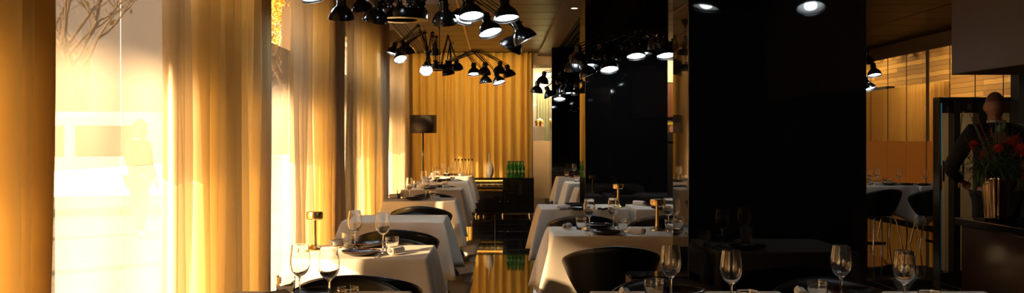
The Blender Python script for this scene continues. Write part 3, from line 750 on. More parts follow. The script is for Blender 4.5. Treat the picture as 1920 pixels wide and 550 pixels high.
for k in range(4):
    place('green', make_green, 'green glass bottle on the sideboard, %s of the back row' % ['leftmost', 'second from the left', 'third from the left', 'rightmost'][k], ((956+k*6.9-VX)*17.5/F, 17.5, ST+.001), .5*k, 'green bottles on the sideboard')
def make_clear():
    t = thing('clear_bottle', '', 'bottle')
    MB().lathe([(0,0),(.034,0),(.037,.005),(.033,.07),(.020,.15),(.012,.21),(.0115,.245),(.0135,.250),(.0095,.250),(.009,.21),(.017,.15),(.030,.07),(.033,.01),(0,.008)], 24).build('body', glass, t)
    MB().lathe([(0,.240),(.0088,.240),(.0088,.252),(.015,.254),(.015,.272),(.012,.276),(0,.276)], 18).build('stopper', black_gloss, t)
    return t
for k in range(6):
    place('clear', make_clear, 'clear stoppered bottle on the farthest window table, %s' % ['leftmost of six', 'second from the left of six', 'third from the left of six', 'fourth from the left of six', 'fifth from the left of six', 'rightmost of six'][k], (-.665+k*.047*1.2, 16.43-.012*(k % 2)*3, TZ), 0, 'clear stoppered bottles')
t = thing('floor_lamp', 'floor lamp with dark glossy drum shade in the far left corner', 'lamp', (-1.255, 17.15, 0))
MB().lathe([(0,0),(.14,0),(.142,.008),(.13,.016),(.02,.022),(0,.022)], 36).build('base', lamp_black, t)
MB().lathe([(.0135,.015),(.0135,1.74)], 14).build('pole', lamp_black, t, solid=.001)
MB().lathe([(.235,1.465),(.235,1.775)], 48).build('drum_shade', shade_plum, t, solid=.004)
MB().lathe([(0,1.60),(.034,1.61),(.036,1.67),(.02,1.70),(0,1.70)], 20).build('bulb', white_inner, t)
sp_ = MB()
for a in range(3): sp_.tube((.012*cos(a*2.1),.012*sin(a*2.1),1.735),(.234*cos(a*2.1),.234*sin(a*2.1),1.76),.003)
sp_.build('shade_spider', lamp_black, t)

# ---------------------------------------------------------------- hanging clusters of desk lamps
def rot_to(d):
    return Vector((0,0,-1)).rotation_difference(Vector(d).normalized()).to_matrix().to_4x4()
def make_head(parent, pos, d, sc=1.0):
    # local frame: opening at the origin facing -Z, socket above
    m = Matrix.Translation(pos) @ rot_to(d) @ Matrix.Scale(sc, 4)
    pr = [(.086,0),(.0865,.004),(.083,.020),(.074,.045),(.060,.066),(.044,.080),(.034,.090),(.031,.100),(.031,.150),(.028,.156),(0,.157)]
    inn = [(0,.088),(.030,.088),(.056,.064),(.071,.043),(.080,.019),(.084,.003)]
    sh = MB().lathe(pr, 28, m).lathe([(r_,z) for r_, z in inn][::1], 28, m).build('lamp_shade', lamp_black, parent, sharp=50)
    MB().lathe([(0,.050),(.020,.049),(.034,.040),(.040,.026),(.036,.012),(.02,.003),(0,.001)], 20, m).build('bulb', bulb_m, parent)
    MB().lathe([(.0815,.012),(.069,.043),(.054,.063),(.042,.074)], 28, m).build('reflector', white_inner, parent, solid=.0008)
    MB().tube(m @ Vector((-.04,0,.125)), m @ Vector((.04,0,.125)), .006, n=8).build('swivel_pin', chrome, parent)
    return m @ Vector((0,0,.14))
def cluster(label, c, rr_, zb, heads, seed, rise=(.2, .3)):
    r = random.Random(seed)
    t = thing('lamp_cluster', label, 'chandelier', (c[0], c[1], zb), 0, 'hanging clusters of black desk lamps')
    C0 = Vector((c[0], c[1], zb))
    MB().lathe([(rr_*.62,0),(rr_,0),(rr_+.004,.006),(rr_+.004,.062),(rr_,.068),(rr_*.62,.068)], 56, closed=True).build('ring', lamp_black, t, bevel=.002)
    sp = MB()
    for a in (0, pi/2): sp.tube((-rr_*.7*cos(a),-rr_*.7*sin(a),.03),(rr_*.7*cos(a),rr_*.7*sin(a),.03),.010)
    sp.build('spoke', lamp_black, t)
    top = CEIL-zb
    MB().tube((0,0,.03),(0,0,top-.06),.0055,n=8).build('cable', lamp_black, t)
    MB().lathe([(.008,top-.12),(.03,top-.07),(.055,top-.012),(.055,top-.001),(0,top-.001)], 24).build('ceiling_canopy', lamp_black, t)
    n = len(heads)
    for i, (hp, d, k) in enumerate(heads):
        hp = Vector(hp)-C0; d = Vector(d).normalized()
        az = math.atan2(hp.y, hp.x); az2 = az + r.uniform(-.5, .5)
        b0 = Vector((cos(az2)*rr_*.82, sin(az2)*rr_*.82, .068))
        neck = hp - d*.14
        hor = Vector((neck.x-b0.x, neck.y-b0.y, 0)); L = hor.length
        elbow = b0 + hor*r.uniform(.15, .45) + Vector((0,0, r.uniform(*rise) + max(0, neck.z-b0.z)*.35))
        if k.get('elbow'): elbow = Vector(k['elbow'])-C0
        am = MB()
        side = (hor.cross(Vector((0,0,1))).normalized() if L > .02 else Vector((1,0,0)))
        am.lathe([(0,0),(.026,0),(.026,.012),(.014,.02),(.012,.05),(0,.052)], 16, Matrix.Translation(b0))
        b1 = b0+Vector((0,0,.045))
        for s_ in (-1, 1):
            am.tube(b1+side*.013*s_, elbow+side*.013*s_, .0048, n=7)
            am.tube(elbow+side*.013*s_+Vector((0,0,.008)), neck+side*.013*s_, .0048, n=7)
        upv = Vector((0,0,.032))
        am.tube(b1-hor.normalized()*.02 if L > .02 else b1, elbow+upv, .004, n=6); am.tube(elbow+upv, neck+upv*.8, .004, n=6)
        arm = am.build('arm', lamp_black, t)
        for q in (b1, elbow, neck): MB().tube(q-side*.026, q+side*.026, .012, n=12).build('joint', lamp_black, arm)
        for a_, b_ in ((b1, elbow),):
            pts = []; ax = (b_-a_).normalized(); o1 = ax.orthogonal().normalized(); o2 = ax.cross(o1); LL = (b_-a_).length*.42
            for j in range(73):
                an = j*2*pi/6; pts.append(a_ + side*.030 + ax*(.02+LL*j/72) + (o1*cos(an)+o2*sin(an))*.0065)
            MB().path(pts, .0017, 4).build('spring', chrome, arm)
        make_head(arm, hp, d)
    return t
def H(px, py, d, dx, dy, dz=-1, **k): return (P(px, py, d), (dx, dy, dz), k)
# cluster over the aisle, nearest
A = [H(590,-2,6.6,.25,-.15), H(640,36,6.5,-.05,.28), H(703,40,6.6,-.22,.32), H(680,22,7.3,.1,.2), H(834,44,6.5,.05,.40), H(864,38,7.2,-.35,-.25),
     H(884,32,6.5,.12,-.28), H(950,36,6.4,.12,-.20), H(920,63,6.9,.28,-.30), H(986,76,6.7,.55,.05), H(956,92,7.0,-.55,.25), H(596,-12,7.3,-.3,.2), H(770,-30,6.1,.1,.2), H(700,-30,7.5,.0,.3)]
cluster('cluster of black desk lamps, nearest one above the window tables', ((752-VX)*6.85/F, 6.85), .185, P(752,38,6.85).z, A, 1)
# cluster over the aisle, farther
B = [H(735,101,12.9,-.30,-.10,elbow=P(789,60,12.95)), H(751,112,12.6,.35,-.55,elbow=P(793,63,12.8)), H(766,100,13.2,.15,.3,elbow=P(797,61,13.1)), H(815,102,13.6,.0,.3), H(799,133,12.5,.10,-1.1), H(857,130,13.3,.1,.4), H(841,140,13.0,.2,.2),
     H(889,140,12.8,.05,-.22,elbow=P(872,100,12.8)), H(908,139,12.7,-.1,.30,elbow=P(886,97,12.75)), H(911,156,13.0,.1,.05,elbow=P(878,104,13.0)), H(936,156,12.8,.28,-.28,elbow=P(892,96,12.85)), H(936,136,13.3,-.1,.3,elbow=P(897,98,13.2)), H(956,143,13.0,.3,.2,elbow=P(900,96,13.0)), H(760,96,13.4,.3,.2)]
cluster('cluster of black desk lamps in front of the golden end curtain', ((824-VX)*13.0/F, 13.0), .185, P(824,132,13.0).z, B, 2, (.26, .46))
# cluster in front of the middle column
C_ = [H(1193,107,8.7,.03,-.30), H(1143,132,8.9,.08,-.36), H(1250,106,8.5,.05,-.28), H(1104,142,9.0,.45,.02), H(1127,110,9.2,.0,.3), H(1086,116,9.1,.1,.3), H(1075,133,9.2,.05,.25),
      H(1300,110,8.9,.2,-.2), H(1330,120,9.1,.3,.1), H(1290,95,9.35,.1,.2), H(1230,90,9.35,0,.2), H(1165,112,9.3,-.1,.25)]
cluster('cluster of black desk lamps in front of the middle column', ((1252-VX)*8.9/F, 8.9), .185, P(1252,95,8.9).z, C_, 3, (.05, .13))
D_ = [H(1006,174,13.3,-.1,.15), H(1017,155,13.5,-.2,.3), H(1032,182,13.2,.4,.0), H(1053,156,13.6,.1,.3), H(1066,175,13.4,.1,-.05), H(1049,187,13.7,.0,-.3), H(1082,177,13.5,.1,.3),
      H(1150,180,13.4,.3,.1), H(1180,170,13.6,.3,.1), H(1130,190,13.9,.1,.0)]
cluster('cluster of black desk lamps half hidden beyond the middle column', ((1118-VX)*13.5/F, 13.5), .185, P(1118,150,13.5).z, D_, 4, (.05, .13))
E_ = [((1.90,3.16,2.135),(-.05,.45,-1),{}), ((1.55,3.6,2.22),(.1,.3,-1),{}), ((1.3,3.0,2.16),(-.2,.1,-1),{}), ((1.75,2.6,2.18),(.1,-.2,-1),{}), ((1.45,2.55,2.2),(-.1,-.2,-1),{}), ((2.05,3.5,2.24),(.3,.1,-1),{})]
cluster('cluster of black desk lamps seen reflected in the largest column', (1.55, 3.1), .185, 2.20, E_, 5)
F_ = [H(1640,142,12.0,.05,-.25), H(1630,168,12.2,.25,-.30), H(1626,118,12.4,.1,.3), ((3.6,12.0,2.2),(-.1,-.2,-1),{}), ((4.2,12.5,2.2),(.1,.2,-1),{}), ((3.5,12.6,2.15),(-.2,.2,-1),{})]
cluster('cluster of black desk lamps in the right hall', (4.0, 12.2), .185, 2.22, F_, 6)

# ---------------------------------------------------------------- small ceiling fittings
o = MB().lathe([(0,0),(.055,0),(.058,-.012),(.050,-.030),(.035,-.042),(.034,-.05),(0,-.052)], 28).build('smoke_detector', smoke_white)
o.location = (-.72, 16.2, CEIL); tag(o, 'round white smoke detector on the ceiling by the far lamp cluster', 'smoke detector')
spot_m = emit('downlight_glow', (1, .88, .7), 4)
for k, (px, py, lab) in enumerate(((1077,15,'nearer small round downlight in the lowered ceiling strip right of the aisle'), (1160,6,'small round downlight in the ceiling before the middle column'))):
    zc = CEIL-.05 if k == 0 else CEIL
    d = (zc-CZ)*F/(VY-py); t = thing('downlight', lab, 'downlight', ((px-VX)*d/F, d, zc))
    MB().lathe([(.036,0),(.042,0),(.042,-.004),(.036,-.006)], 24, closed=True).build('trim_ring', alu, t)
    MB().lathe([(0,-.002),(.035,-.002)], 24).build('lens', spot_m, t, solid=.001)

t = thing('downlight', 'unseen downlight added in the ceiling to brighten the glass cabinet behind the bar', 'downlight', (4.35, 8.2, CEIL))  # fitting and beam added to light the cabinet and the man
MB().lathe([(.036,0),(.042,0),(.042,-.004),(.036,-.006)], 24, closed=True).build('trim_ring', alu, t)
MB().lathe([(0,-.002),(.035,-.002)], 24).build('lens', spot_m, t, solid=.001)
sq = bpy.data.lights.new('added_cabinet_beam', 'SPOT'); sqo = bpy.data.objects.new('added_cabinet_beam', sq); COL.objects.link(sqo)
sq.energy = 20; sq.color = (1, .74, .45); sq.spot_size = radians(75); sq.spot_blend = .6; sq.shadow_soft_size = .03; sqo.location = (4.35, 8.2, CEIL-.02)
sqo.rotation_euler = Vector((.05, .25, -1)).to_track_quat('-Z', 'Y').to_euler()

# ---------------------------------------------------------------- things at the far end, right of the column gap
t = thing('slatted_panel', 'red-brown slatted wood panel on the end wall, in the slit left of the large column', 'wall panel', (3.25, YB-.035, 1.76))
MB().box((-.5,0,0),(.5,.03,.62)).build('backing', walnut, t)
for k in range(13): MB().box((-.49+k*.076,-.02,.01),(-.455+k*.076,0,.61)).build('slat', walnut, t)
o = MB().box((2.7, YB-.02, 2.40), (3.8, YB-.001, 2.80)).build('pale_panel', cream); tag(o, 'pale cream panel high on the end wall above the slatted wood', 'wall panel')
ql = bpy.data.lights.new('added_end_wall_fill', 'AREA'); qo = bpy.data.objects.new('added_end_wall_fill', ql); COL.objects.link(qo)
ql.energy = 9; ql.color = (1, .72, .4); ql.size = .25; qo.location = (3.2, 17.2, 2.9); qo.rotation_euler = Vector((0, .6, -.8)).to_track_quat('-Z','Y').to_euler()  # area light added to brighten the panels here, no fitting in view
t = thing('framed_portrait', 'framed portrait photograph of a dark-suited person on the end wall, under the slatted wood', 'picture', (3.24, YB-.02, 1.31))
MB().box((-.15,0,0),(.15,.018,.38)).build('frame', black_gloss, t, bevel=.003)
MB().box((-.14,-.002,.01),(.14,0,.37)).build('print', M('print_ground', (.10,.07,.03), .5), t)
MB().prism([(-.10,.02),(.12,.02),(.10,.14),(.04,.18),(-.03,.18),(-.09,.13)], 'y', -.004, -.002).build('suit_figure', suit_m, t)
MB().prism([(.0+.045*cos(a*pi/10), .235+.062*sin(a*pi/10)) for a in range(20)], 'y', -.006, -.003).build('face', skin_m, t)
MB().prism([(-.13,.31),(.12,.31),(.13,.36),(-.12,.36)], 'y', -.004, -.002).build('yellow_strip', M('print_yellow', (.6,.42,.04), .5), t)
# lantern on a plinth behind the glass door
t = thing('lantern', 'domed brass lantern on a white block behind the glazed door', 'lantern', (.84, YB+.55, 1.60))
MB().lathe([(0,0),(.085,0),(.085,.012),(.075,.02),(.075,.06),(.088,.066),(.088,.09),(.06,.13),(.02,.15),(.012,.17),(0,.172)], 28).build('body', brass, t)
o = MB().box((.74, YB+.45, 0), (.94, YB+.65, 1.598)).build('plinth', smoke_white, bevel=.004); tag(o, 'tall white plinth behind the glazed door, under the lantern', 'plinth')

# ---------------------------------------------------------------- bar, bulkhead and cabinets on the right
o = MB().prism([(2.92,-1.5),(4.9,-1.5),(4.9,5.7),(4.4,6.28),(2.92,6.28)], 'z', 1.764, CEIL+.05).build('wall_bulkhead', hood_m, bevel=.006); struct(o)
t = thing('bar_counter', 'brown lacquered bar counter at the right edge with polished top', 'counter', (2.895, 6.18, 0))
MB().box((.03,-5.2,.08),(.62,-.03,.815)).box((.06,-5.15,0),(.58,-.06,.08)).build('body', counter_m, t, bevel=.004)
MB().box((0,-5.25,.815),(.66,0,.86)).build('countertop', black_gloss, t, bevel=.004)
for k in range(4): MB().box((.018,-.05-(k+1)*1.25+.004,.09),(.03,-.05-k*1.25-.004,.81)).build('front_panel', counter_m, t, bevel=.003)
# black-framed glass doors behind the bar
t = thing('glass_cabinet', 'black-framed shallow glass display cabinet behind the bar, left of the man', 'cabinet', (4.235, 9.35, 0))
MB().box((0,0,0),(.80,.14,.08)).box((0,0,1.72),(.80,.14,1.755)).box((0,.125,.08),(.80,.14,1.72)).box((0,0,.08),(.014,.125,1.72)).box((.14,0,.08),(.20,.125,1.72)).box((.375,0,.08),(.46,.125,1.72)).box((.76,0,.08),(.80,.125,1.72)).build('carcass', black_gloss, t, bevel=.003)
warm_back = M('cabinet_lining', (.30,.23,.13), .4)
blue_m = M('blue_edge', (.05,.30,.60), .4)
for a, c in ((.014,.14), (.20,.375), (.46,.76)):
    MB().box((a+.002,.112,.08),(c-.002,.124,1.72)).build('back_panel', warm_back, t)
    g_ = MB().box((a+.004,-.012,.09),(c-.004,-.002,1.71)).build('door', clear_pane, t)
    MB().box((a+.01,-.03,.95),(a+.022,-.012,1.15)).build('handle', chrome, g_)
MB().box((.016,.02,.10),(.034,.11,1.70)).build('blue_edge_strip', blue_m, t)
tan_m = M('tan_reflection', (.50,.28,.12), .5)  # solid tan shapes below stand in for reflections in the glass doors
for k, (x, z0, zt_, lab) in enumerate(((4.29, 0, 1.52, 'tan pointed shape standing in for a reflection in the left cabinet bay'), (4.50, 0, 1.62, 'grey-tan pointed shape standing in for a reflection in the next cabinet bay'))):
    pts = []
    for j in range(11): f_ = j/10; pts.append((x-.032*(1-f_**5)*(1 if k == 0 else 1.6), .09+(zt_-.09)*f_))
    for j in range(10, -1, -1): f_ = j/10; pts.append((x+.032*(1-f_**3)*(1 if k == 0 else 1.2), .09+(zt_-.09)*f_))
    o = MB().prism(pts, 'y', 9.42, 9.445).build('reflection_shape', tan_m if k == 0 else warm_back, bevel=.004); tag(o, lab, 'reflection_shape')
for k, (x, z) in enumerate(((4.345, 1.62), (4.555, 1.64))):
    o = MB().box((x, 9.456, z), (x+.03, 9.461, z+.05)).build('paper_tag', paper_label); tag(o, 'small white paper tag stuck inside the glass cabinet, %s' % ['left one', 'right one'][k], 'tag', 'paper tags')
o = MB().box((4.86, 9.10, 0), (5.9, 9.25, CEIL)).build('wall_bar', slot_m); struct(o)
# smoked glass screen before the hall table
t = thing('glass_screen', 'tall smoked glass screen standing between the long hall table and the bar', 'glass screen', (4.98, 11.0, 0))
MB().box((0,0,.03),(.012+.42,.012,1.32)).build('pane', tint_pane, t)
MB().box((-.02,-.03,0),(.46,.04,.03)).build('base_rail', black_gloss, t, bevel=.003)
MB().box((.425,-.02,.03),(.46,.03,1.70)).build('post', black_gloss, t, bevel=.003)

# ---------------------------------------------------------------- people
def baked(o, name):
    dg = bpy.context.evaluated_depsgraph_get(); dg.update()
    me = bpy.data.meshes.new_from_object(o.evaluated_get(dg)); me.name = name
    bpy.data.objects.remove(o); return me
def skin(verts, edges, rad, sub=2):
    me = bpy.data.meshes.new('tmp'); me.from_pydata(verts, edges, []); o = bpy.data.objects.new('tmp', me); COL.objects.link(o)
    o.modifiers.new('s', 'SKIN'); o.modifiers.new('b', 'SUBSURF').levels = sub; o.modifiers['s'].use_smooth_shade = True
    for i, r_ in enumerate(rad):
        q = me.skin_vertices[0].data[i]; q.radius = r_ if hasattr(r_, '__len__') else (r_, r_); q.use_root = (i == 0)
    return baked(o, 'tmp')
def add_mesh(mb, me, mat=None):
    mat = mat or Matrix()
    return mb.add([mat @ v.co for v in me.vertices], [tuple(p.vertices) for p in me.polygons])
def head_fn(u, v):
    # face looks to +Y; centre of the skull at the origin
    a = 2*pi*u; ph = pi*(v-.5); z = sin(ph); rr = cos(ph)
    x = .076*rr*cos(a); y = .096*rr*sin(a); zz = .118*z
    fwd = max(0, sin(a))*rr
    if z < 0: x *= 1-.30*(-z)**1.3; y = y*(1-.18*(-z)) + .018*(-z)
    y -= .012*(1-max(0,z))*(1 if sin(a) < 0 else 0)*abs(sin(a))*(.5 if z > -.3 else 1.6)
    g_ = lambda cx, cz, sx_, sz_: exp(-((x-cx)/sx_)**2-((zz-cz)/sz_)**2)*(1 if sin(a) > 0 else 0)
    y += .026*g_(0,-.022,.012,.017) + .012*g_(0,.0,.009,.02) + .007*g_(0,.028,.05,.010)
    y -= .009*g_(.031,.006,.014,.011) + .009*g_(-.031,.006,.014,.011)
    y += .008*g_(0,-.062,.022,.009) + .012*g_(0,-.098,.026,.014) - .004*g_(0,-.062,.02,.0025)
    return Vector((x, y, zz))
def ear(mb, sgn, mat):
    def fn(u, v):
        a = 2*pi*u; r_ = .5+.5*cos(pi*v)
        return mat @ Vector((sgn*(.072+.016*v+.006*cos(a)), -.008-.016*v+.021*cos(a)*(.35+.65*sin(pi*min(1,v+.25))), -.008+.034*sin(a)*(.35+.65*sin(pi*min(1,v+.25)))))
    mb.grid(fn, 20, 6, wrap=True)
def hand(mb, wrist, d, palm_n, side):
    # palm and five curled fingers rooted inside the palm
    d = Vector(d).normalized(); nrm = Vector(palm_n); nrm = (nrm-d*nrm.dot(d)).normalized(); sd = d.cross(nrm)*side
    W = Vector(wrist); me = skin([W, W+d*.045, W+d*.085], [(0,1),(1,2)], [(.026,.020),(.040,.017),(.040,.015)], 2); add_mesh(mb, me)
    for k, (o_, L) in enumerate(((-.028,.068),(-.010,.078),(.010,.073),(.027,.058))):
        p0 = W+d*.075+sd*o_; p1 = p0+d*L*.45+nrm*.006; p2 = p1+(d*.75+nrm*.6).normalized()*L*.35; p3 = p2+(d*.3+nrm*.95).normalized()*L*.28
        add_mesh(mb, skin([p0,p1,p2,p3], [(0,1),(1,2),(2,3)], [.0095,.0088,.0080,.0068], 1))
    t0 = W+d*.028-sd*.024; t1 = t0-sd*.026+d*.022+nrm*.008; t2 = t1+d*.030-sd*.006+nrm*.010
    add_mesh(mb, skin([t0,t1,t2], [(0,1),(1,2)], [.012,.0105,.0085], 1))
def figure(name, label, loc, rz, J, skinm, topm, legm, shoem, hairfn, hairm):
    root = thing(name, label, 'person', loc, rz)
    sh, el, wr, hip, kn, an = J['sh'], J['el'], J['wr'], J['hip'], J['kn'], J['an']
    nk, hd = Vector(J['neck']), Vector(J['head'])
    pel = Vector((0,0,hip[0][2]+.05)); wa = Vector((0,0,pel.z+.16)); ch = Vector((0,-.01,sh[0][2]-.10))
    V = [pel, wa, ch, nk, nk+(hd-nk)*.55]; E = [(0,1),(1,2),(2,3),(3,4)]; R = [(.135,.10),(.125,.09),(.155,.105),(.062,.062),(.055,.058)]
    for k in (0, 1):
        o_ = len(V); V += [Vector(sh[k]), Vector(el[k]), Vector(wr[k])]; E += [(2,o_),(o_,o_+1),(o_+1,o_+2)]; R += [.060,.042,.028]
        o_ = len(V); V += [Vector(hip[k]), Vector(kn[k]), Vector(an[k]), Vector(an[k])+Vector((0,.13,-.055))]; E += [(0,o_),(o_,o_+1),(o_+1,o_+2),(o_+2,o_+3)]; R += [.088,.058,.040,.032]
    mb = MB(); add_mesh(mb, skin(V, E, R))
    hm = Matrix.Translation(hd) @ Matrix.Rotation(J.get('yaw', 0), 4, 'Z') @ Matrix.Rotation(J.get('pitch', 0), 4, 'X')
    mb.grid(lambda u, v: hm @ head_fn(u, v), 64, 44, wrap=True)
    for sgn in (-1, 1): ear(mb, sgn, hm)
    for k in (0, 1):
        dd = Vector(wr[k])-Vector(el[k]); hand(mb, Vector(wr[k])-dd.normalized()*.01, dd, J['palm'][k], -1 if k == 0 else 1)
    tmp = mb.build('body', skinm, root)
    rm = tmp.modifiers.new('r', 'REMESH'); rm.mode = 'VOXEL'; rm.voxel_size = .0062; rm.use_smooth_shade = True
    sm = tmp.modifiers.new('s', 'SMOOTH'); sm.factor = .5; sm.iterations = 2
    dg = bpy.context.evaluated_depsgraph_get(); dg.update(); me2 = bpy.data.meshes.new_from_object(tmp.evaluated_get(dg)); tmp.modifiers.clear(); tmp.data = me2
    # jacket or coat
    V = [pel+Vector((0,0,J['hem'])), wa, ch, nk-Vector((0,0,.035))]; E = [(0,1),(1,2),(2,3)]; R = [J['hemr'],(.152,.115),(.180,.128),(.078,.075)]
    for k in (0, 1):
        o_ = len(V); c0 = Vector(el[k]); c1 = Vector(wr[k]); V += [Vector(sh[k])+Vector((0,0,.005)), c0, c1-(c1-c0)*.04]; E += [(2,o_),(o_,o_+1),(o_+1,o_+2)]; R += [.082,.062,.045]
    jm = MB(); add_mesh(jm, skin(V, E, R)); jm.build('jacket', topm, root)
    V = [pel]; E = []; R = [(.150,.115)]
    for k in (0, 1):
        o_ = len(V); V += [Vector(hip[k]), Vector(kn[k]), Vector(an[k])]; E += [(0,o_),(o_,o_+1),(o_+1,o_+2)]; R += [.102,.076,.062]
    tm = MB(); add_mesh(tm, skin(V, E, R)); tm.build('trousers', legm, root)
    for k in (0, 1):
        a_ = Vector(an[k]); so_ = MB(); add_mesh(so_, skin([a_+Vector((0,-.05,-.045)), a_+Vector((0,.05,-.04)), a_+Vector((0,.17,-.052))], [(0,1),(1,2)], [.045,.05,.036])); so_.build('shoe', shoem, root)
    cm = Matrix.Translation(nk+(hd-nk)*.10)
    MB().lathe([(.066,-.02),(.070,.0),(.067,.030),(.063,.031)], 32, cm).build('shirt_collar', shirt_m, root, solid=.004)
    hb = MB(); hairfn(hb, hm); hb.build('hair', hairm, root)
    for sgn in (-1, 1):
        MB().lathe([(0,-.011),(.008,-.008),(.0115,0),(.008,.008),(0,.011)], 16, hm @ Matrix.Translation((sgn*.031,.074,.006))).build('eye', shirt_m, root)
    return root, hm
def cropped(mb, hm):
    def fn(u, v):
        p = head_fn(u, .58+.42*v); q = p.copy(); q.z *= 1
        return hm @ (p*1.012 + Vector((0,-.002,.0)))
    mb.grid(fn, 56, 20, wrap=True)
def curly(mb, hm):
    r = random.Random(4)
    for k in range(46):
        u = r.random(); v = r.uniform(.50, 1.0)
        if v < .68 and .12 < u < .38: continue
        c = hm @ (head_fn(u, v)*1.08); q = r.uniform(.026, .040)
        mb.lathe([(0,-q),(q*.7,-q*.7),(q,0),(q*.7,q*.7),(0,q)], 10, Matrix.Translation(c))
hz = 1.61
Jm = dict(sh=[(-.185,0,1.405),(.185,0,1.405)], el=[(-.335,.06,1.11),(.30,.10,1.12)], wr=[(-.19,.24,1.02),(.15,.27,1.05)], hip=[(-.09,0,.86),(.09,0,.86)],
          kn=[(-.10,.02,.48),(.10,.03,.48)], an=[(-.11,-.02,.10),(.11,-.01,.10)], neck=(0,-.005,1.455), head=(0,.03,1.612), yaw=-.25, pitch=-.12,
          palm=[(.6,.1,-.6),(-.6,.1,-.6)], hem=-.10, hemr=(.165,.125))
man, hm = figure('person', 'person with a shaved head in a black suit standing behind the bar, back turned', (3.985, 7.8, 0), -.15, Jm, skin_m, suit_m, suit_m, van_dark, cropped, hair_m)
g_ = MB()
for sgn in (-1, 1):
    g_.path([hm @ Vector((sgn*.073, -.01, .012)), hm @ Vector((sgn*.078, .05, .010)), hm @ Vector((sgn*.066, .098, .008))], .0022, 6)
    g_.path([hm @ Vector((sgn*.032+.024*cos(a*pi/8), .103, .004+.017*sin(a*pi/8))) for a in range(17)], .0018, 6)
g_.path([hm @ Vector((-.009,.104,.006)), hm @ Vector((.009,.104,.006))], .0018, 6)
g_.build('glasses', lamp_black, man)
Jo = dict(sh=[(-.17,0,1.32),(.17,0,1.32)], el=[(-.24,.0,1.04),(.24,.04,1.05)], wr=[(-.22,.12,.82),(.18,.20,.92)], hip=[(-.085,0,.82),(.085,0,.82)],
          kn=[(-.09,.02,.46),(.09,.06,.46)], an=[(-.09,-.04,.10),(.09,.10,.10)], neck=(0,-.005,1.375), head=(0,.025,1.53), yaw=.5, pitch=-.1,
          palm=[(.9,.2,0),(-.9,.2,0)], hem=-.22, hemr=(.20,.155))
figure('person', 'person with curly hair in a brown coat standing in the street behind the veiled window', (-5.05, 13.9, -.05), -1.9, Jo, skin_m, coat_m, van_dark, van_dark, curly, bark)

# ---------------------------------------------------------------- vase and bouquet on the bar
VC = Vector((3.0, 5.88, .861))
o = MB().grid(lambda u, v: Vector(((.055+.024*v**.8+.0016*cos(2*pi*u*18))*cos(2*pi*u), (.055+.024*v**.8+.0016*cos(2*pi*u*18))*sin(2*pi*u), .276*v)), 144, 12, wrap=True).lathe([(0,.001),(.0553,.0)], 36).build('flower_vase', gold_vase_m, solid=.003)
o.location = VC; tag(o, 'fluted golden metal vase on the bar counter holding the red bouquet', 'vase')
rb = random.Random(12)
def curve_pts(tip, sag=.0, n=9, base=None):
    b0 = VC + (base or Vector((rb.uniform(-.03,.03), rb.uniform(-.03,.03), .05)))
    m_ = VC + Vector((rb.uniform(-.045,.045), rb.uniform(-.045,.045), .285)); tip = Vector(tip); pts = []
    for i in range(n+1):
        f_ = i/n; p_ = b0*(1-f_)**2 + (m_+Vector((0,0,.06)))*2*f_*(1-f_) + tip*f_*f_ + Vector((0,0,-sag*f_*f_)); pts.append(p_)
    return pts
def leafblade(mb, p, d, L, wd, droop=.25):
    d = Vector(d).normalized(); sd = d.cross(Vector((0,0,1)));
    if sd.length < .1: sd = Vector((1,0,0))
    sd.normalize(); nn = sd.cross(d); vs = []; n = 6
    for i in range(n+1):
        f_ = i/n; c = p + d*L*f_ - Vector((0,0,1))*droop*L*f_*f_; w_ = wd*sin(pi*min(1, .08+f_*.92))**.8*.5
        vs += [c-sd*w_+nn*w_*.35, c, c+sd*w_+nn*w_*.35]
    fs = []
    for i in range(n):
        for k in range(2): fs.append((i*3+k, i*3+k+1, i*3+k+4, i*3+k+3))
    mb.add(vs, fs)
def stem_thing(kind, label, cat, tip, stemm, leafm, nleaf, L, wd, group, rad=.0028, start=.45, bloom=None, spread=.9):
    t = thing(kind, label, cat, VC, 0, group); pts = [p_-VC for p_ in curve_pts(tip)]
    MB().path(pts, [rad*(1-.06*i) for i in range(len(pts))], 6).build('stem', stemm, t)
    if nleaf:
        lf = MB()
        for k in range(nleaf):
            f_ = start+(1-start)*k/max(1,nleaf-1); q = f_*(len(pts)-1); i = min(int(q), len(pts)-2); p_ = pts[i].lerp(pts[i+1], q-i); ax = (pts[i+1]-pts[i]).normalized()
            a = k*2.4+rb.uniform(-.4,.4); o1 = ax.orthogonal().normalized(); o2 = ax.cross(o1)
            leafblade(lf, p_, ax*(1.1-spread*.5) + (o1*cos(a)+o2*sin(a))*spread, L*rb.uniform(.75,1.2), wd)
        lf.build('leaves', leafm, t, solid=.0008, sharp=80)
    if bloom: bloom(t, pts[-1], (pts[-1]-pts[-2]).normalized())
    return t
def spiky(R_, n=150, m=None):
    def fn(t, p, ax):
        b_ = MB()
        for k in range(n):
            z = 1-2*(k+.5)/n*.72; a = k*2.39996; o1 = ax.orthogonal().normalized(); o2 = ax.cross(o1); s_ = sqrt(max(0,1-z*z))
            d = ax*z + (o1*cos(a)+o2*sin(a))*s_; leafblade(b_, p+d*R_*.15, d, R_*rb.uniform(.75,1.05), R_*.14, 0)
        b_.lathe([(0,-R_*.3),(R_*.25,-.0),(0,R_*.3)], 12, Matrix.Translation(p)); b_.build('bloom', m or red_flower, t, solid=.0006, sharp=80)
    return fn
def budb(t, p, ax):
    MB().lathe([(0,-.03),(.012,-.02),(.017,0),(.012,.02),(.003,.035),(0,.036)], 16, Matrix.Translation(p) @ Vector((0,0,1)).rotation_difference(ax).to_matrix().to_4x4()).build('bud', bud_green, t)
Pb = lambda px, py, dd=0: P(px, py, VC.y+dd)
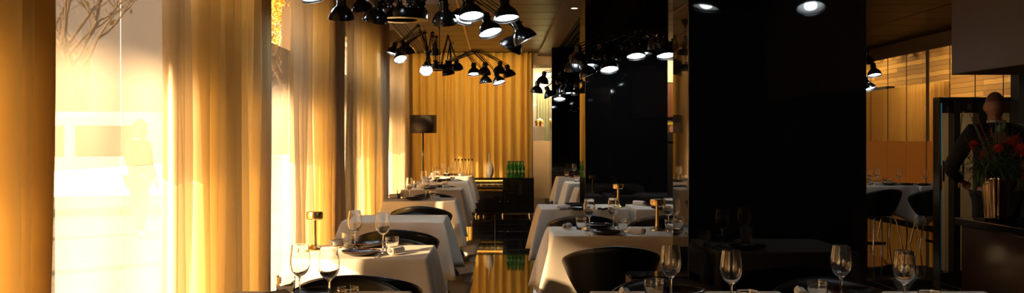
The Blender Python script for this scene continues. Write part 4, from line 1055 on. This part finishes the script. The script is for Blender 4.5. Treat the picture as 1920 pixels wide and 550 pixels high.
for k, (px, py, dd, R_, lab) in enumerate(((1893,268,-.04,.034,'red spiky bloom high in the bouquet, right of the man\'s collar'), (1826,272,.03,.030,'red spiky bloom at the left side of the bouquet'), (1914,282,-.10,.045,'red spiky bloom at the right side of the bouquet'),
        (1924,318,-.06,.060,'large deep red bloom drooping low at the right edge of the bouquet'), (1872,278,-.12,.028,'small red bloom in the middle of the bouquet'), (1846,288,.12,.028,'small dark red bloom behind the left leaves of the bouquet'), (1905,262,.1,.03,'red bloom at the back right of the bouquet'))):
    stem_thing('red_flower', lab, 'flower', Pb(px, py, dd), leaf_green, leaf_green, 6, .05, .010, 'red blooms of the bouquet', bloom=spiky(R_, 130))
for k, (px, py, dd) in enumerate(((1818,300,0),(1832,318,-.12),(1850,262,-.05),(1866,258,.08),(1884,290,-.15),(1898,300,-.12),(1910,322,.02),(1842,304,.14),(1876,312,-.17),(1856,300,-.15),(1890,255,.14),(1920,300,.1),(1826,330,-.06),(1900,328,-.14))):
    stem_thing('leafy_branch', 'dark green narrow-leaved branch fanning out of the golden vase', 'foliage', Pb(px, py, dd), leaf_green, leaf_green, 20, .085, .013, 'leafy branches of the bouquet', start=.35)
for k, (px, py, dd) in enumerate(((1808,262,.0),(1815,285,.1),(1835,250,-.1),(1858,245,.1),(1912,250,.05),(1925,270,.1),(1812,318,-.1),(1848,256,.15),(1902,246,-.1))):
    stem_thing('dry_twig', 'thin brown needle-leaved twig at the rim of the bouquet', 'foliage', Pb(px, py, dd), leaf_dry, leaf_dry, 34, .035, .004, 'dry twigs of the bouquet', rad=.0018, start=.45, spread=.7)
for k, (px, py, dd, lab) in enumerate(((1829,212,.0,'tall red stem leaning left out of the bouquet, topmost'), (1853,222,.05,'upright red stem in front of the man\'s neck, left one'), (1880,218,-.05,'upright red stem in front of the man\'s neck, right one'))):
    stem_thing('red_flower_spike', lab, 'flower stem', Pb(px, py, dd), red_stem, red_stem, 0, 0, 0, 'tall red stems of the bouquet', rad=.0045)
for k, (px, py, dd, lab) in enumerate(((1815,208,.0,'tall grey-green blade leaf leaning far left out of the bouquet'), (1822,225,.06,'tall grey-green blade leaf beside the leaning red stem'), (1868,214,.02,'tall upright grey-green blade leaf between the two red stems'))):
    t = thing('blade_leaf', lab, 'leaf', VC, 0, 'tall blade leaves of the bouquet'); pts = [p_-VC for p_ in curve_pts(Pb(px, py, dd), n=12)]; vs = []
    for i, p_ in enumerate(pts):
        w_ = .011*(1-(i/12)**3)+.001; vs += [p_+Vector((-w_,.002,0)), p_+Vector((0,-.002,0)), p_+Vector((w_,.002,0))]
    MB().add(vs, [(i*3+j, i*3+j+1, i*3+j+4, i*3+j+3) for i in range(12) for j in range(2)]).build('blade', M('blade_green', (.05,.06,.035), .5), t, solid=.0012)
for k, (px, py, dd, lab) in enumerate(((1874,243,-.05,'pale green closed bud in the bouquet, left of two'), (1882,238,.0,'pale green closed bud in the bouquet, right of two'))):
    stem_thing('green_bud', lab, 'flower', Pb(px, py, dd), leaf_green, leaf_green, 4, .05, .010, 'green buds of the bouquet', bloom=budb)
